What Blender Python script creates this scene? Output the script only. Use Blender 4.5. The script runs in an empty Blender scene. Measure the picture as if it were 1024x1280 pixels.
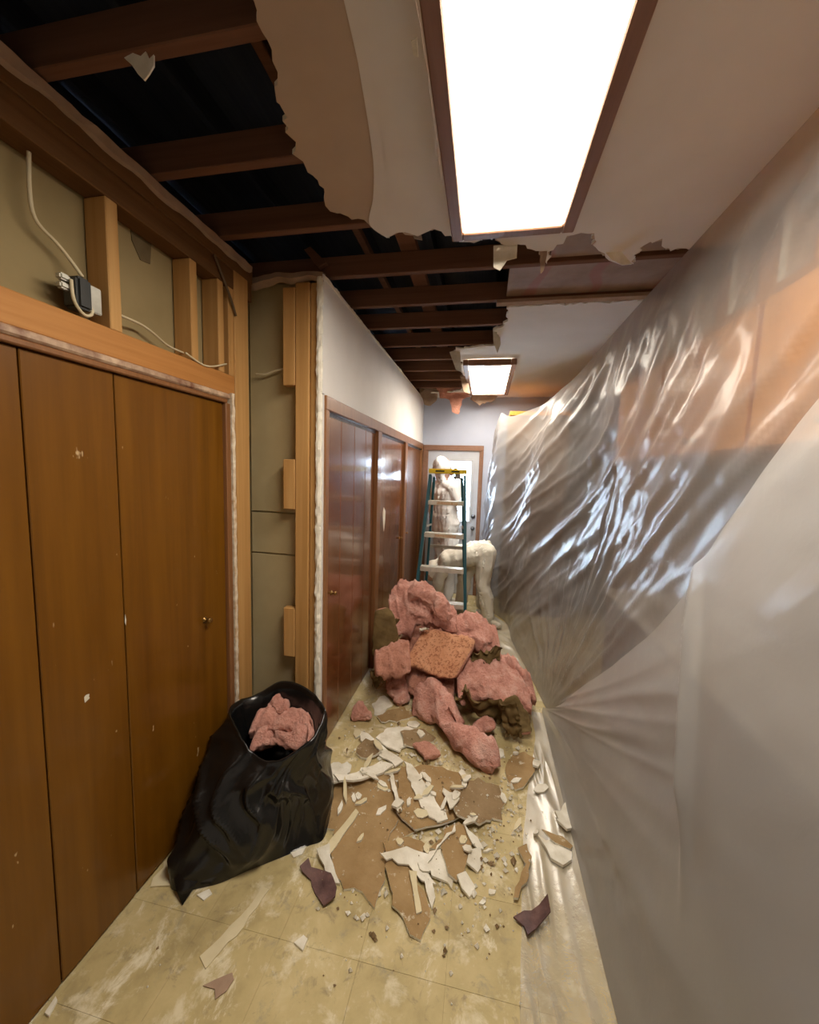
import bpy, bmesh, math, random
import numpy as np
from mathutils import Vector, Matrix, noise, geometry
from mathutils.bvhtree import BVHTree

scene = bpy.context.scene
# ------------------------------------------------------------------ camera
CAM_H, FPX = 1.72, 480.5
_p, _y, _r = (math.radians(a) for a in (5.913, 10.796, 1.827))
FW = Vector((-math.sin(_y)*math.cos(_p), math.cos(_y)*math.cos(_p), -math.sin(_p)))
_R0 = FW.cross(Vector((0, 0, 1))).normalized(); _U0 = _R0.cross(FW)
RT = math.cos(_r)*_R0 + math.sin(_r)*_U0
UP = -math.sin(_r)*_R0 + math.cos(_r)*_U0
cam_data = bpy.data.cameras.new('camera'); cam = bpy.data.objects.new('camera', cam_data)
scene.collection.objects.link(cam); scene.camera = cam
cam_data.sensor_fit = 'HORIZONTAL'; cam_data.sensor_width = 36.0
cam_data.lens = FPX/1024*36.0; cam_data.clip_start = 0.02
cam.matrix_world = Matrix(((RT.x, UP.x, -FW.x, 0), (RT.y, UP.y, -FW.y, 0), (RT.z, UP.z, -FW.z, CAM_H), (0, 0, 0, 1)))
# ------------------------------------------------------------------ daylight outside, exposure
world = bpy.data.worlds.new('daylight'); scene.world = world; world.use_nodes = True
wb = world.node_tree.nodes['Background']
wb.inputs['Color'].default_value = (0.62, 0.80, 1.0, 1); wb.inputs['Strength'].default_value = 22.0
scene.view_settings.view_transform = 'Standard'; scene.view_settings.look = 'None'
scene.view_settings.exposure = 0.9; scene.view_settings.gamma = 1.0
scene.view_settings.use_curve_mapping = False
LENS_STRENGTH = 17.0
scene.cycles.max_bounces = 10; scene.cycles.transparent_max_bounces = 16
scene.cycles.diffuse_bounces = 5; scene.cycles.glossy_bounces = 4
scene.cycles.sample_clamp_indirect = 6.0
scene.cycles.caustics_reflective = False; scene.cycles.caustics_refractive = False

CEIL = 2.76; END_Y = 5.44; NEAR_Y = -1.3; FRONT_X = -1.273; REAR_X = -0.88; STEP_Y = 1.99; RIGHT_X = 1.55
rnd = random.Random(7)

def at(px, py, ax, v):
    """where the sight line of a photograph pixel meets the plane axis = v (x, y or z, metres)"""
    d = RT*((px-512)/FPX) - UP*((py-640)/FPX) + FW
    o = Vector((0, 0, CAM_H)); return o + d*((v-o[ax])/d[ax])
def fl(px, py, z=0.0): return at(px, py, 2, z)

# ------------------------------------------------------------------ materials
def new_mat(name):
    m = bpy.data.materials.new(name); m.use_nodes = True
    nt = m.node_tree; b = nt.nodes['Principled BSDF']; return m, nt, b
def ramp(nt, fac, cols):
    r = nt.nodes.new('ShaderNodeValToRGB'); els = r.color_ramp.elements
    while len(els) < len(cols): els.new(0.5)
    for e, (p, c) in zip(els, cols): e.position = p; e.color = (*c, 1)
    nt.links.new(fac, r.inputs['Fac']); return r.outputs['Color']
def coords(nt, scale, world_pos=False):
    mp = nt.nodes.new('ShaderNodeMapping'); mp.inputs['Scale'].default_value = scale
    if world_pos: src = nt.nodes.new('ShaderNodeNewGeometry').outputs['Position']
    else: src = nt.nodes.new('ShaderNodeTexCoord').outputs['Object']
    nt.links.new(src, mp.inputs['Vector']); return mp.outputs['Vector']
def noise_tex(nt, vec, scale, detail=4, rough=.55, dist=0):
    n = nt.nodes.new('ShaderNodeTexNoise'); n.inputs['Scale'].default_value = scale
    n.inputs['Detail'].default_value = detail; n.inputs['Roughness'].default_value = rough
    n.inputs['Distortion'].default_value = dist; nt.links.new(vec, n.inputs['Vector']); return n.outputs['Fac']
def mixc(nt, fac, a, b, mode='MIX'):
    n = nt.nodes.new('ShaderNodeMix'); n.data_type = 'RGBA'; n.blend_type = mode
    for s, v in ((n.inputs[0], fac), (n.inputs[6], a), (n.inputs[7], b)):
        if isinstance(v, (int, float)): s.default_value = v
        elif isinstance(v, tuple): s.default_value = (*v, 1)
        else: nt.links.new(v, s)
    return n.outputs[2]
def bump(nt, b, h, strength, dist=.01):
    n = nt.nodes.new('ShaderNodeBump'); n.inputs['Strength'].default_value = strength; n.inputs['Distance'].default_value = dist
    nt.links.new(h, n.inputs['Height']); nt.links.new(n.outputs['Normal'], b.inputs['Normal'])
def simple(name, c0, c1, scale=6, rough=.7, spec=.3, bump_s=0, metal=0, world_pos=False, detail=5, dist=.01):
    m, nt, b = new_mat(name); v = coords(nt, (1, 1, 1), world_pos); n = noise_tex(nt, v, scale, detail)
    nt.links.new(ramp(nt, n, [(.3, c0), (.7, c1)]), b.inputs['Base Color'])
    b.inputs['Roughness'].default_value = rough; b.inputs['Specular IOR Level'].default_value = spec; b.inputs['Metallic'].default_value = metal
    if bump_s: bump(nt, b, n, bump_s, dist)
    return m
def wood(name, dark, mid, light, axis, rough=.5, coat=0, fine=40, chips=False, spec=.35):
    m, nt, b = new_mat(name); sc = [9, 9, 9]; sc[axis] = .55
    v = coords(nt, sc, True)
    g1 = noise_tex(nt, v, 1.3, 6, .6, .5); sc2 = [fine*2, fine*2, fine*2]; sc2[axis] = 1.5
    g2 = noise_tex(nt, coords(nt, sc2, True), 1.0, 3)
    col = ramp(nt, g1, [(.25, dark), (.5, mid), (.78, light)])
    col = mixc(nt, .35, col, ramp(nt, g2, [(.3, dark), (.7, light)]))
    if chips:
        c = noise_tex(nt, coords(nt, (1, 1, .55), True), 19, 3, .7)
        k = ramp(nt, c, [(.72, (0, 0, 0)), (.76, (1, 1, 1))])
        col = mixc(nt, k, col, (.5, .36, .2))
    nt.links.new(col, b.inputs['Base Color']); b.inputs['Roughness'].default_value = rough
    b.inputs['Specular IOR Level'].default_value = spec
    b.inputs['Coat Weight'].default_value = coat; b.inputs['Coat Roughness'].default_value = .12
    bump(nt, b, g2, .12, .002); return m
M = {}
M['door_front'] = wood('varnished amber door wood', (.10, .036, .0016), (.145, .055, .0025), (.195, .079, .005), 2, .36, .25, 14, True)
M['door_rear'] = wood('varnished red brown door wood', (.105, .034, .011), (.15, .05, .015), (.195, .07, .022), 2, .22, .7, 16, True)
M['casing'] = wood('brown casing wood', (.16, .068, .025), (.22, .095, .036), (.29, .135, .055), 2, .4, .3)
M['pine_z'] = wood('upright pine lumber', (.36, .18, .05), (.48, .26, .085), (.57, .34, .13), 2, .7, 0, 25)
M['pine_y'] = wood('header pine lumber', (.33, .13, .03), (.44, .19, .047), (.53, .26, .08), 1, .65, 0, 25)
M['joist'] = wood('old joist lumber', (.10, .047, .028), (.15, .073, .044), (.20, .10, .062), 0, .85, 0, 25, False, .1)
M['plate'] = wood('dusty top plate lumber', (.095, .045, .017), (.14, .068, .026), (.19, .095, .036), 1, .85, 0, 25, False, .1)
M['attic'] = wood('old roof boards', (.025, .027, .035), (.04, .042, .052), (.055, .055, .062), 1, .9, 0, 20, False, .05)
M['cabinet'] = wood('orange cabinet wood', (.62, .23, .035), (.75, .31, .055), (.85, .40, .09), 2, .4, .2)
M['fixture_wood'] = wood('fixture frame wood', (.15, .07, .04), (.21, .105, .06), (.27, .14, .085), 1, .5, .1)
M['white_wall'] = simple('off white painted wall', (.70, .68, .66), (.76, .74, .72), 3, .7, .25, .05, world_pos=True)
M['end_wall'] = simple('white wall tinted daylight blue', (.40, .43, .52), (.45, .48, .57), 3, .7, .25, .05, world_pos=True)  # bluish daylight from the door put into the wall colour
M['ceiling_white'] = simple('off white ceiling paint', (.62, .58, .54), (.70, .66, .62), 2.2, .85, .1, .08, world_pos=True)
M['board_tan'] = simple('tan ceiling board', (.40, .30, .225), (.46, .355, .27), 3, .9, .1, .05, world_pos=True)
M['gypsum'] = simple('chalky gypsum', (.72, .68, .58), (.86, .82, .72), 22, .95, .05, .6)
M['beige_board'] = simple('beige backing board', (.28, .215, .105), (.34, .265, .135), 4, .85, .15, .05, world_pos=True)
def dusty_paper(name, a, b_, dust):
    m, nt, b = new_mat(name); g = coords(nt, (1, 1, 1)); n1 = noise_tex(nt, g, 7, 6, .6); n2 = noise_tex(nt, g, 26, 6, .7); n3 = noise_tex(nt, g, 13, 5, .7)
    col = ramp(nt, n1, [(.3, a), (.7, b_)])
    col = mixc(nt, ramp(nt, n3, [(.60, (0, 0, 0)), (.70, (.75, .75, .75))]), col, tuple(.55*c for c in a))
    col = mixc(nt, ramp(nt, n2, [(.60, (0, 0, 0)), (.70, (dust, dust, dust))]), col, (.74, .68, .54))
    nt.links.new(col, b.inputs['Base Color']); b.inputs['Roughness'].default_value = .92; b.inputs['Specular IOR Level'].default_value = .1
    bump(nt, b, n2, .35, .006); return m
M['step_board_lit'] = simple('beige backing board lightened against shade', (.38, .30, .16), (.44, .355, .20), 4, .85, .15, .05, world_pos=True)  # the beige board again, its colour lightened to offset shade in the step
M['paper_tan'] = dusty_paper('tan board paper', (.27, .17, .075), (.40, .275, .14), .8)
M['paper_brown'] = dusty_paper('torn brown board paper', (.20, .13, .065), (.33, .235, .135), .9)
M['plaster'] = simple('white plaster', (.60, .55, .44), (.86, .83, .74), 12, .9, .1, .5)
M['cream_strip'] = simple('cream paper strip', (.60, .52, .33), (.72, .64, .44), 8, .85, .1, .1)
M['purple'] = simple('dark purple brown scrap', (.07, .035, .035), (.17, .09, .08), 20, .6, .4, .4)
M['mauve'] = simple('dusty mauve scrap', (.30, .20, .14), (.38, .27, .19), 15, .9, .1, .2)
M['trim_white'] = simple('chipped white trim paint', (.50, .33, .18), (.88, .82, .70), 26, .6, .3, .3)
M['trim_cap'] = simple('scuffed casing edge', (.16, .06, .03), (.62, .46, .32), 17, .45, .4, .2)
M['door_grey'] = simple('pale grey door paint', (.40, .40, .41), (.46, .46, .47), 3, .5, .3)
M['metal'] = simple('galvanised metal', (.45, .44, .38), (.62, .61, .54), 20, .45, .5, .1, .6)
M['steel_dark'] = simple('dark satin steel', (.12, .12, .13), (.2, .2, .21), 20, .4, .5, 0, .8)
M['brass'] = simple('tarnished brass', (.20, .11, .03), (.30, .17, .05), 20, .3, .5, 0, .7)
M['black_box'] = simple('black device plastic', (.02, .022, .022), (.04, .042, .04), 10, .4, .5)
M['cable'] = simple('cream cable jacket', (.52, .44, .28), (.66, .57, .38), 10, .6, .3)
M['cable_dark'] = simple('dark cable jacket', (.09, .06, .03), (.14, .09, .05), 10, .7, .2)
M['yellow'] = simple('yellow ladder plastic', (.80, .60, .03), (.90, .70, .05), 5, .5, .4)
M['teal'] = simple('teal fiberglass rail', (.012, .085, .11), (.02, .12, .15), 5, .45, .4)
M['step'] = simple('scuffed aluminium step', (.55, .53, .46), (.80, .77, .68), 14, .45, .5, .1, .25)
M['label_print'] = simple('worn sticker', (.55, .25, .12), (.80, .72, .50), 60, .6, .3)
M['ink'] = simple('black ink', (.03, .03, .02), (.05, .05, .03), 10, .7, .2)
M['suit'] = simple('white coverall fabric', (.74, .74, .75), (.84, .84, .85), 7, .8, .2, .25, dist=.02)
M['suit_cream'] = simple('dusty white coverall fabric', (.70, .66, .57), (.80, .77, .68), 7, .8, .2, .25, dist=.02)
M['skin'] = simple('skin', (.42, .24, .16), (.50, .30, .21), 6, .55, .4)
M['glove_dark'] = simple('dark work glove', (.05, .045, .04), (.09, .08, .07), 12, .8, .2, .2)
M['glove_red'] = simple('red work glove', (.40, .02, .02), (.50, .04, .035), 12, .7, .2, .2)
M['mask'] = simple('dark respirator rubber', (.10, .05, .04), (.18, .09, .07), 12, .5, .4)
M['boot'] = simple('dusty boot', (.42, .38, .30), (.55, .50, .42), 12, .8, .2, .2)
M['counter'] = simple('pale counter laminate', (.45, .40, .33), (.55, .50, .42), 12, .4, .4)
M['panel_brown'] = wood('brown wall panelling', (.13, .07, .035), (.18, .10, .05), (.23, .13, .07), 2, .6)

def floor_mat():
    m, nt, b = new_mat('worn yellow beige vinyl'); g = coords(nt, (1, 1, 1), True)
    n1 = noise_tex(nt, g, 3.2, 8, .65, .3); n2 = noise_tex(nt, g, 14, 6, .7, .8); n3 = noise_tex(nt, g, 7.5, 6, .68, .3)
    col = ramp(nt, n1, [(.26, (.27, .21, .10)), (.46, (.46, .37, .18)), (.58, (.53, .43, .22)), (.76, (.66, .57, .34))])
    n4 = noise_tex(nt, g, 10, 7, .72, .4); n5 = noise_tex(nt, coords(nt, (1, .55, 1), True), 8.0, 7, .75, .5)
    col = mixc(nt, ramp(nt, n2, [(.56, (0, 0, 0)), (.70, (.8, .8, .8))]), col, (.25, .20, .12))
    col = mixc(nt, ramp(nt, n4, [(.57, (0, 0, 0)), (.68, (.7, .7, .7))]), col, (.30, .27, .19))
    col = mixc(nt, ramp(nt, n3, [(.54, (0, 0, 0)), (.66, (.8, .8, .8))]), col, (.70, .63, .45))
    col = mixc(nt, ramp(nt, n5, [(.56, (0, 0, 0)), (.66, (.8, .8, .8))]), col, (.78, .72, .55))
    oi = nt.nodes.new('ShaderNodeObjectInfo')
    col = mixc(nt, .5, col, ramp(nt, oi.outputs['Random'], [(0, (.93, .93, .92)), (1, (1, 1, 1))]), 'MULTIPLY')
    nt.links.new(col, b.inputs['Base Color']); b.inputs['Roughness'].default_value = .55
    b.inputs['Specular IOR Level'].default_value = .3; bump(nt, b, n2, .15, .003); return m
M['floor'] = floor_mat()
M['stain'] = simple('dark water stain', (.13, .095, .05), (.19, .15, .085), 9, .9, .1)
M['mastic'] = simple('joint mastic', (.30, .235, .115), (.36, .285, .145), 30, .9, .1)

def pink_mat(name, a, b_, c, bs=.9):
    m, nt, b = new_mat(name); g = coords(nt, (1, 1, 1))
    n1 = noise_tex(nt, g, 9, 8, .7, .4); n2 = noise_tex(nt, g, 70, 4, .75)
    col = ramp(nt, n1, [(.32, a), (.5, b_), (.66, c)])
    col = mixc(nt, .35, col, ramp(nt, n2, [(.3, a), (.7, c)]))
    nt.links.new(col, b.inputs['Base Color']); b.inputs['Roughness'].default_value = 1
    b.inputs['Specular IOR Level'].default_value = .05
    b.inputs['Sheen Weight'].default_value = .3; b.inputs['Sheen Roughness'].default_value = .6
    b.inputs['Sheen Tint'].default_value = (1, .7, .65, 1)
    mix = nt.nodes.new('ShaderNodeMath'); mix.operation = 'ADD'
    nt.links.new(n1, mix.inputs[0]); nt.links.new(n2, mix.inputs[1])
    bump(nt, b, mix.outputs[0], bs, .02); return m
M['pink'] = pink_mat('pink fibreglass wool', (.46, .15, .10), (.76, .34, .26), (.95, .62, .53))
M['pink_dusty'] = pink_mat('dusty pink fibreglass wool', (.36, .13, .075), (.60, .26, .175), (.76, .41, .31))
def face_mat():
    m, nt, b = new_mat('speckled backing of pink wool'); g = coords(nt, (1, 1, 1))
    n1 = noise_tex(nt, g, 8, 4); n2 = noise_tex(nt, g, 55, 5, .7)
    col = ramp(nt, n1, [(.3, (.60, .27, .14)), (.7, (.74, .40, .24))])
    col = mixc(nt, ramp(nt, n2, [(.51, (0, 0, 0)), (.59, (.9, .9, .9))]), col, (.34, .12, .06))
    nt.links.new(col, b.inputs['Base Color']); b.inputs['Roughness'].default_value = .95
    bump(nt, b, n2, .5, .01); return m
M['speckled'] = face_mat()
M['kraft'] = simple('olive brown kraft facing', (.10, .062, .022), (.20, .135, .055), 9, .75, .2, .3, dist=.02)
def kraft_print():
    m, nt, b = new_mat('kraft facing with red print'); g = coords(nt, (1, 1, 1))
    n1 = noise_tex(nt, g, 7, 4); w = nt.nodes.new('ShaderNodeTexWave'); w.wave_type = 'BANDS'; w.bands_direction = 'X'
    w.inputs['Scale'].default_value = .8; w.inputs['Distortion'].default_value = 9; nt.links.new(g, w.inputs['Vector'])
    col = ramp(nt, n1, [(.3, (.22, .15, .11)), (.7, (.31, .22, .17))])
    col = mixc(nt, ramp(nt, w.outputs['Fac'], [(.9, (0, 0, 0)), (.97, (.5, .5, .5))]), col, (.30, .09, .08))
    nt.links.new(col, b.inputs['Base Color']); b.inputs['Roughness'].default_value = .8; return m
M['kraft_print'] = kraft_print()

def bag_mat():
    m, nt, b = new_mat('black bin liner film'); g = coords(nt, (1, 1, 1))
    n = noise_tex(nt, coords(nt, (1.6, 1.6, .8)), 7, 3, .5, 1.2)
    b.inputs['Base Color'].default_value = (.006, .006, .006, 1); b.inputs['Roughness'].default_value = .24
    b.inputs['Specular IOR Level'].default_value = .55; bump(nt, b, n, .22, .012); return m
M['bag'] = bag_mat()

def film_mat(name, opacity, tint, crinkle, rough=.16, gloss=1.0):
    m = bpy.data.materials.new(name); m.use_nodes = True; nt = m.node_tree; nt.nodes.clear()
    out = nt.nodes.new('ShaderNodeOutputMaterial'); L = nt.links.new
    g = coords(nt, (1, 1, 1)); n1 = noise_tex(nt, g, 4, 4, .5, 1.2); n2 = noise_tex(nt, g, 22, 4, .6, .6)
    ad = nt.nodes.new('ShaderNodeMath'); ad.operation = 'MULTIPLY_ADD'; L(n2, ad.inputs[0]); ad.inputs[1].default_value = .3; L(n1, ad.inputs[2])
    bp = nt.nodes.new('ShaderNodeBump'); bp.inputs['Strength'].default_value = crinkle; bp.inputs['Distance'].default_value = .02; L(ad.outputs[0], bp.inputs['Height'])
    tr = nt.nodes.new('ShaderNodeBsdfTransparent'); tr.inputs[0].default_value = (*tint, 1)
    df = nt.nodes.new('ShaderNodeBsdfDiffuse'); df.inputs[0].default_value = (.80, .79, .78, 1)
    tl = nt.nodes.new('ShaderNodeBsdfTranslucent'); tl.inputs[0].default_value = (.80, .79, .78, 1)
    gl = nt.nodes.new('ShaderNodeBsdfGlossy'); gl.inputs['Roughness'].default_value = rough
    fr = nt.nodes.new('ShaderNodeFresnel'); fr.inputs['IOR'].default_value = 1.5
    for s in (df, tl, gl, fr): L(bp.outputs['Normal'], s.inputs['Normal'])
    a = nt.nodes.new('ShaderNodeMixShader'); a.inputs[0].default_value = .45; L(df.outputs[0], a.inputs[1]); L(tl.outputs[0], a.inputs[2])
    c = nt.nodes.new('ShaderNodeMixShader'); c.inputs[0].default_value = opacity; L(tr.outputs[0], c.inputs[1]); L(a.outputs[0], c.inputs[2])
    d = nt.nodes.new('ShaderNodeMixShader'); gm = nt.nodes.new('ShaderNodeMath'); gm.operation = 'MULTIPLY'; gm.inputs[1].default_value = gloss; L(fr.outputs[0], gm.inputs[0]); L(gm.outputs[0], d.inputs[0]); L(c.outputs[0], d.inputs[1]); L(gl.outputs[0], d.inputs[2])
    L(d.outputs[0], out.inputs['Surface']); return m
M['film'] = film_mat('clear polythene film', .33, (.99, .97, .95), .10, .28, .62)
M['film_heavy'] = film_mat('milky polythene film', .48, (.96, .95, .93), .15, .3, .8)
M['film_floor'] = film_mat('polythene film lying on floor', .26, (.98, .97, .95), .2, .4, .35)

def emit_mat(name, col, s):
    m, nt, b = new_mat(name); b.inputs['Base Color'].default_value = (.9, .9, .9, 1)
    b.inputs['Emission Color'].default_value = (*col, 1); b.inputs['Emission Strength'].default_value = s; return m
M['lens'] = emit_mat('lit acrylic lens', (1.0, .90, .76), LENS_STRENGTH)
def glass_mat():
    m = bpy.data.materials.new('window glass'); m.use_nodes = True; nt = m.node_tree; nt.nodes.clear()
    out = nt.nodes.new('ShaderNodeOutputMaterial'); t = nt.nodes.new('ShaderNodeBsdfTransparent'); gl = nt.nodes.new('ShaderNodeBsdfGlossy')
    gl.inputs['Roughness'].default_value = .02; fr = nt.nodes.new('ShaderNodeFresnel'); mx = nt.nodes.new('ShaderNodeMixShader')
    nt.links.new(fr.outputs[0], mx.inputs[0]); nt.links.new(t.outputs[0], mx.inputs[1]); nt.links.new(gl.outputs[0], mx.inputs[2])
    nt.links.new(mx.outputs[0], out.inputs['Surface']); return m
M['glass'] = glass_mat()

# ------------------------------------------------------------------ mesh helpers
COL = scene.collection
def tag(o, label=None, cat=None, group=None, kind=None):
    if label: o['label'] = label
    if cat: o['category'] = cat
    if group: o['group'] = group
    if kind: o['kind'] = kind
    return o
def empty(name, loc, label, cat, group=None, kind=None):
    o = bpy.data.objects.new(name, None); COL.objects.link(o); o.location = loc
    o.empty_display_size = .05; return tag(o, label, cat, group, kind)
def base_of(parent):
    v = Vector((0, 0, 0))
    while parent is not None: v += parent.location; parent = parent.parent
    return v
class MB:
    """collects vertices and faces (world coordinates) for ONE mesh object"""
    def __init__(s): s.v = []; s.f = []; s.mi = []
    def add(s, vs, fs, mi=0):
        o = len(s.v); s.v += [Vector(p) for p in vs]; s.f += [tuple(i+o for i in f) for f in fs]; s.mi += [mi]*len(fs); return s
    def box(s, x0, x1, y0, y1, z0, z1, bev=0.0, mi=0):
        bm = bmesh.new(); bmesh.ops.create_cube(bm, size=1)
        for v in bm.verts: v.co = Vector(((x0+x1)/2+v.co.x*(x1-x0), (y0+y1)/2+v.co.y*(y1-y0), (z0+z1)/2+v.co.z*(z1-z0)))
        if bev: bmesh.ops.bevel(bm, geom=bm.edges[:], offset=bev, segments=1, affect='EDGES')
        return s.bm(bm, mi)
    def bm(s, bm, mi=0):
        bm.verts.index_update(); s.add([v.co.copy() for v in bm.verts], [[v.index for v in f.verts] for f in bm.faces], mi); bm.free(); return s
    def obox(s, c, ax, ay, az, bev=0, mi=0):
        """box with centre c and half-axis vectors"""
        bm = bmesh.new(); bmesh.ops.create_cube(bm, size=2)
        ax, ay, az, c = map(Vector, (ax, ay, az, c))
        for v in bm.verts: v.co = c+ax*v.co.x+ay*v.co.y+az*v.co.z
        if bev: bmesh.ops.bevel(bm, geom=bm.edges[:], offset=bev, segments=2, affect='EDGES')
        return s.bm(bm, mi)
    def bar(s, a, b, w, d, side=(1, 0, 0), bev=.003, mi=0):
        a, b = Vector(a), Vector(b); t = (b-a); L = t.length; t.normalize()
        sx = (Vector(side)-t*Vector(side).dot(t)).normalized(); n = t.cross(sx)
        return s.obox((a+b)/2, sx*w/2, n*d/2, t*L/2, bev, mi)
    def tube(s, pts, r, seg=8, mi=0):
        pts = [Vector(p) for p in pts]; rings = []
        for i, p in enumerate(pts):
            t = (pts[min(i+1, len(pts)-1)]-pts[max(i-1, 0)]).normalized()
            a = t.cross(Vector((.3, .2, 1))).normalized() if abs(t.z) < .95 else t.cross(Vector((1, 0, 0))).normalized()
            b = t.cross(a); rr = r[i] if isinstance(r, (list, tuple)) else r
            rings.append([p+(a*math.cos(2*math.pi*k/seg)+b*math.sin(2*math.pi*k/seg))*rr for k in range(seg)])
        vs = [v for rg in rings for v in rg]; fs = []
        for i in range(len(pts)-1):
            for k in range(seg): fs.append((i*seg+k, i*seg+(k+1) % seg, (i+1)*seg+(k+1) % seg, (i+1)*seg+k))
        fs.append(tuple(range(seg-1, -1, -1))); fs.append(tuple((len(pts)-1)*seg+k for k in range(seg)))
        return s.add(vs, fs, mi)
    def lathe(s, c, axis, prof, seg=16, mi=0):
        c, t = Vector(c), Vector(axis).normalized(); a = t.orthogonal().normalized(); b = t.cross(a); vs = []; fs = []
        for (h, r) in prof:
            for k in range(seg): vs.append(c+t*h+(a*math.cos(2*math.pi*k/seg)+b*math.sin(2*math.pi*k/seg))*max(r, 1e-4))
        n = len(prof)
        for i in range(n-1):
            for k in range(seg): fs.append((i*seg+k, i*seg+(k+1) % seg, (i+1)*seg+(k+1) % seg, (i+1)*seg+k))
        fs.append(tuple(range(seg-1, -1, -1))); fs.append(tuple((n-1)*seg+k for k in range(seg)))
        return s.add(vs, fs, mi)
    def grid(s, rows, mi=0, close=False):
        n = len(rows[0]); vs = [p for r in rows for p in r]; fs = []
        for i in range(len(rows)-1):
            for k in range(n if close else n-1): fs.append((i*n+k, i*n+(k+1) % n, (i+1)*n+(k+1) % n, (i+1)*n+k))
        return s.add(vs, fs, mi)
    def build(s, name, mat, parent=None, smooth=False):
        base = base_of(parent); me = bpy.data.meshes.new(name)
        me.from_pydata([v-base for v in s.v], [], s.f); mats = mat if isinstance(mat, (list, tuple)) else [mat]
        for m in mats: me.materials.append(M[m])
        if len(mats) > 1: me.polygons.foreach_set('material_index', s.mi)
        if smooth: me.polygons.foreach_set('use_smooth', [True]*len(me.polygons))
        me.update(); o = bpy.data.objects.new(name, me); COL.objects.link(o); o.parent = parent; return o
def struct(o, label): return tag(o, label, None, None, 'structure')
def nz(p, s, seed=0): return noise.noise(Vector((p[0]*s+seed*7.3, p[1]*s-seed*3.1, p[2]*s+seed*1.7)))
def sab(v, e=.012): return math.sqrt(v*v+e)-.5*math.sqrt(e)      # rounded |v|: folds without hard creases
def fbm(p, s, seed=0, oct=4):
    a, f, t = 1.0, s, 0.0
    for i in range(oct): t += a*nz(p, f, seed+i); a *= .5; f *= 2.1
    return t
def jag(poly, amp, step, seed, fixed=lambda p: False, closed=True):
    """a ragged outline: subdivide the edges of a 2-D polygon and shake the new points"""
    r = random.Random(seed); out = []
    for i in range(len(poly) if closed else len(poly)-1):
        a, b = Vector(poly[i]), Vector(poly[(i+1) % len(poly)]); L = (b-a).length; n = max(1, int(L/step))
        for k in range(n):
            p = a.lerp(b, k/n)
            if not (fixed(a) and fixed(b)): p = p+Vector((r.gauss(0, amp), r.gauss(0, amp)))
            out.append(p)
    return out if closed else out+[Vector(poly[-1])]
def prism(mb, poly, z0, z1, mi_bottom=0, mi_side=0, mi_top=0):
    """flat slab over a (possibly ragged) 2-D outline"""
    n = len(poly); pts = [Vector((p[0], p[1])) for p in poly]; zz = lambda z, p: z(p) if callable(z) else z
    vs, _, fs, *_r = geometry.delaunay_2d_cdt(pts, [], [list(range(n))], 1, 1e-5)
    for z, flip, mi in ((z0, True, mi_bottom), (z1, False, mi_top)):
        mb.add([(p.x, p.y, zz(z, p)) for p in vs], [tuple(f[::-1]) if flip else tuple(f) for f in fs], mi)
    mb.add([(p.x, p.y, zz(z0, p)) for p in pts]+[(p.x, p.y, zz(z1, p)) for p in pts], [(i, (i+1) % n, (i+1) % n+n, i+n) for i in range(n)], mi_side)
    return mb

# ================================================================== STRUCTURE
# floor: dark mastic bed and separate vinyl tiles
bed = struct(MB().box(-2.1, 1.6, NEAR_Y, END_Y+.05, -.08, -.004).build('floor', 'mastic'), 'worn yellow beige vinyl tile floor strewn with debris')
TS = .305
tile_mb = MB().box(-TS/2+.0003, TS/2-.0003, -TS/2+.0003, TS/2-.0003, -.004, 0, .0004)
proto = tile_mb.build('vinyl_tile', 'floor', bed); first = True
xs = [FRONT_X+.01+TS*(i+.5) for i in range(-1, 9)]
ys = [NEAR_Y+TS*(j+.5) for j in range(0, 22)]
for x in xs:
    for y in ys:
        t = proto if first else proto.copy()
        if not first: COL.objects.link(t); t.parent = bed
        first = False; t.location = (x, y, rnd.uniform(-.0006, 0)); t.rotation_euler.z = rnd.choice((0, math.pi/2, math.pi))

# ---- front left wall: header, studs, plates, backing board above the front closet
BACK_X = FRONT_X-.098
wl = struct(MB().box(BACK_X-.012, BACK_X, NEAR_Y, STEP_Y+.1, 1.9, CEIL+.02).build('wall_left_front', 'beige_board'), 'opened stud wall above the front closet with bare studs')
MB().box(FRONT_X-.09, FRONT_X, NEAR_Y, 1.81, 2.078, 2.175, .004).build('header', 'pine_y', wl)
MB().box(FRONT_X-.092, FRONT_X-.004, NEAR_Y, STEP_Y-.02, 2.60, 2.69, .003).build('top_plate', 'plate', wl)
MB().box(FRONT_X-.092, FRONT_X+.002, NEAR_Y, STEP_Y-.02, 2.69, 2.765, .003).build('top_plate', 'plate', wl)
for (y0, y1, m) in ((.55, .59, 'pine_z'), (1.15, 1.195, 'pine_z'), (1.525, 1.565, 'pine_z'), (1.70, 1.74, 'pine_z'), (1.775, 1.815, 'pine_z')):
    MB().box(FRONT_X-.094, FRONT_X-.006, y0, y1, 2.175, 2.60, .003).build('stud', m, wl)
MB().box(FRONT_X-.09, FRONT_X, 1.815, 1.93, 0.0, 2.70, .004).build('corner_stud', 'pine_z', wl)
# ragged board left under the ceiling along the top plate
mb = MB(); rows = []
for i in range(90):
    y = NEAR_Y+(STEP_Y-NEAR_Y-.05)*i/89; w = .028+.012*nz((0, y, 0), 9, 3); h = .012*nz((0, y, 0), 14, 5)
    c = Vector((FRONT_X+.012, y, 2.762)); rows.append([c+Vector((-.014, 0, h)), c+Vector((-.008, 0, -w+h)), c+Vector((.006, 0, -w*.8+h*.5)), c+Vector((.012+.008*nz((1, y, 0), 20, 2), 0, .004))])
mb.grid(rows, 0, True).build('torn_board_edge', 'mauve', wl)
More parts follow.
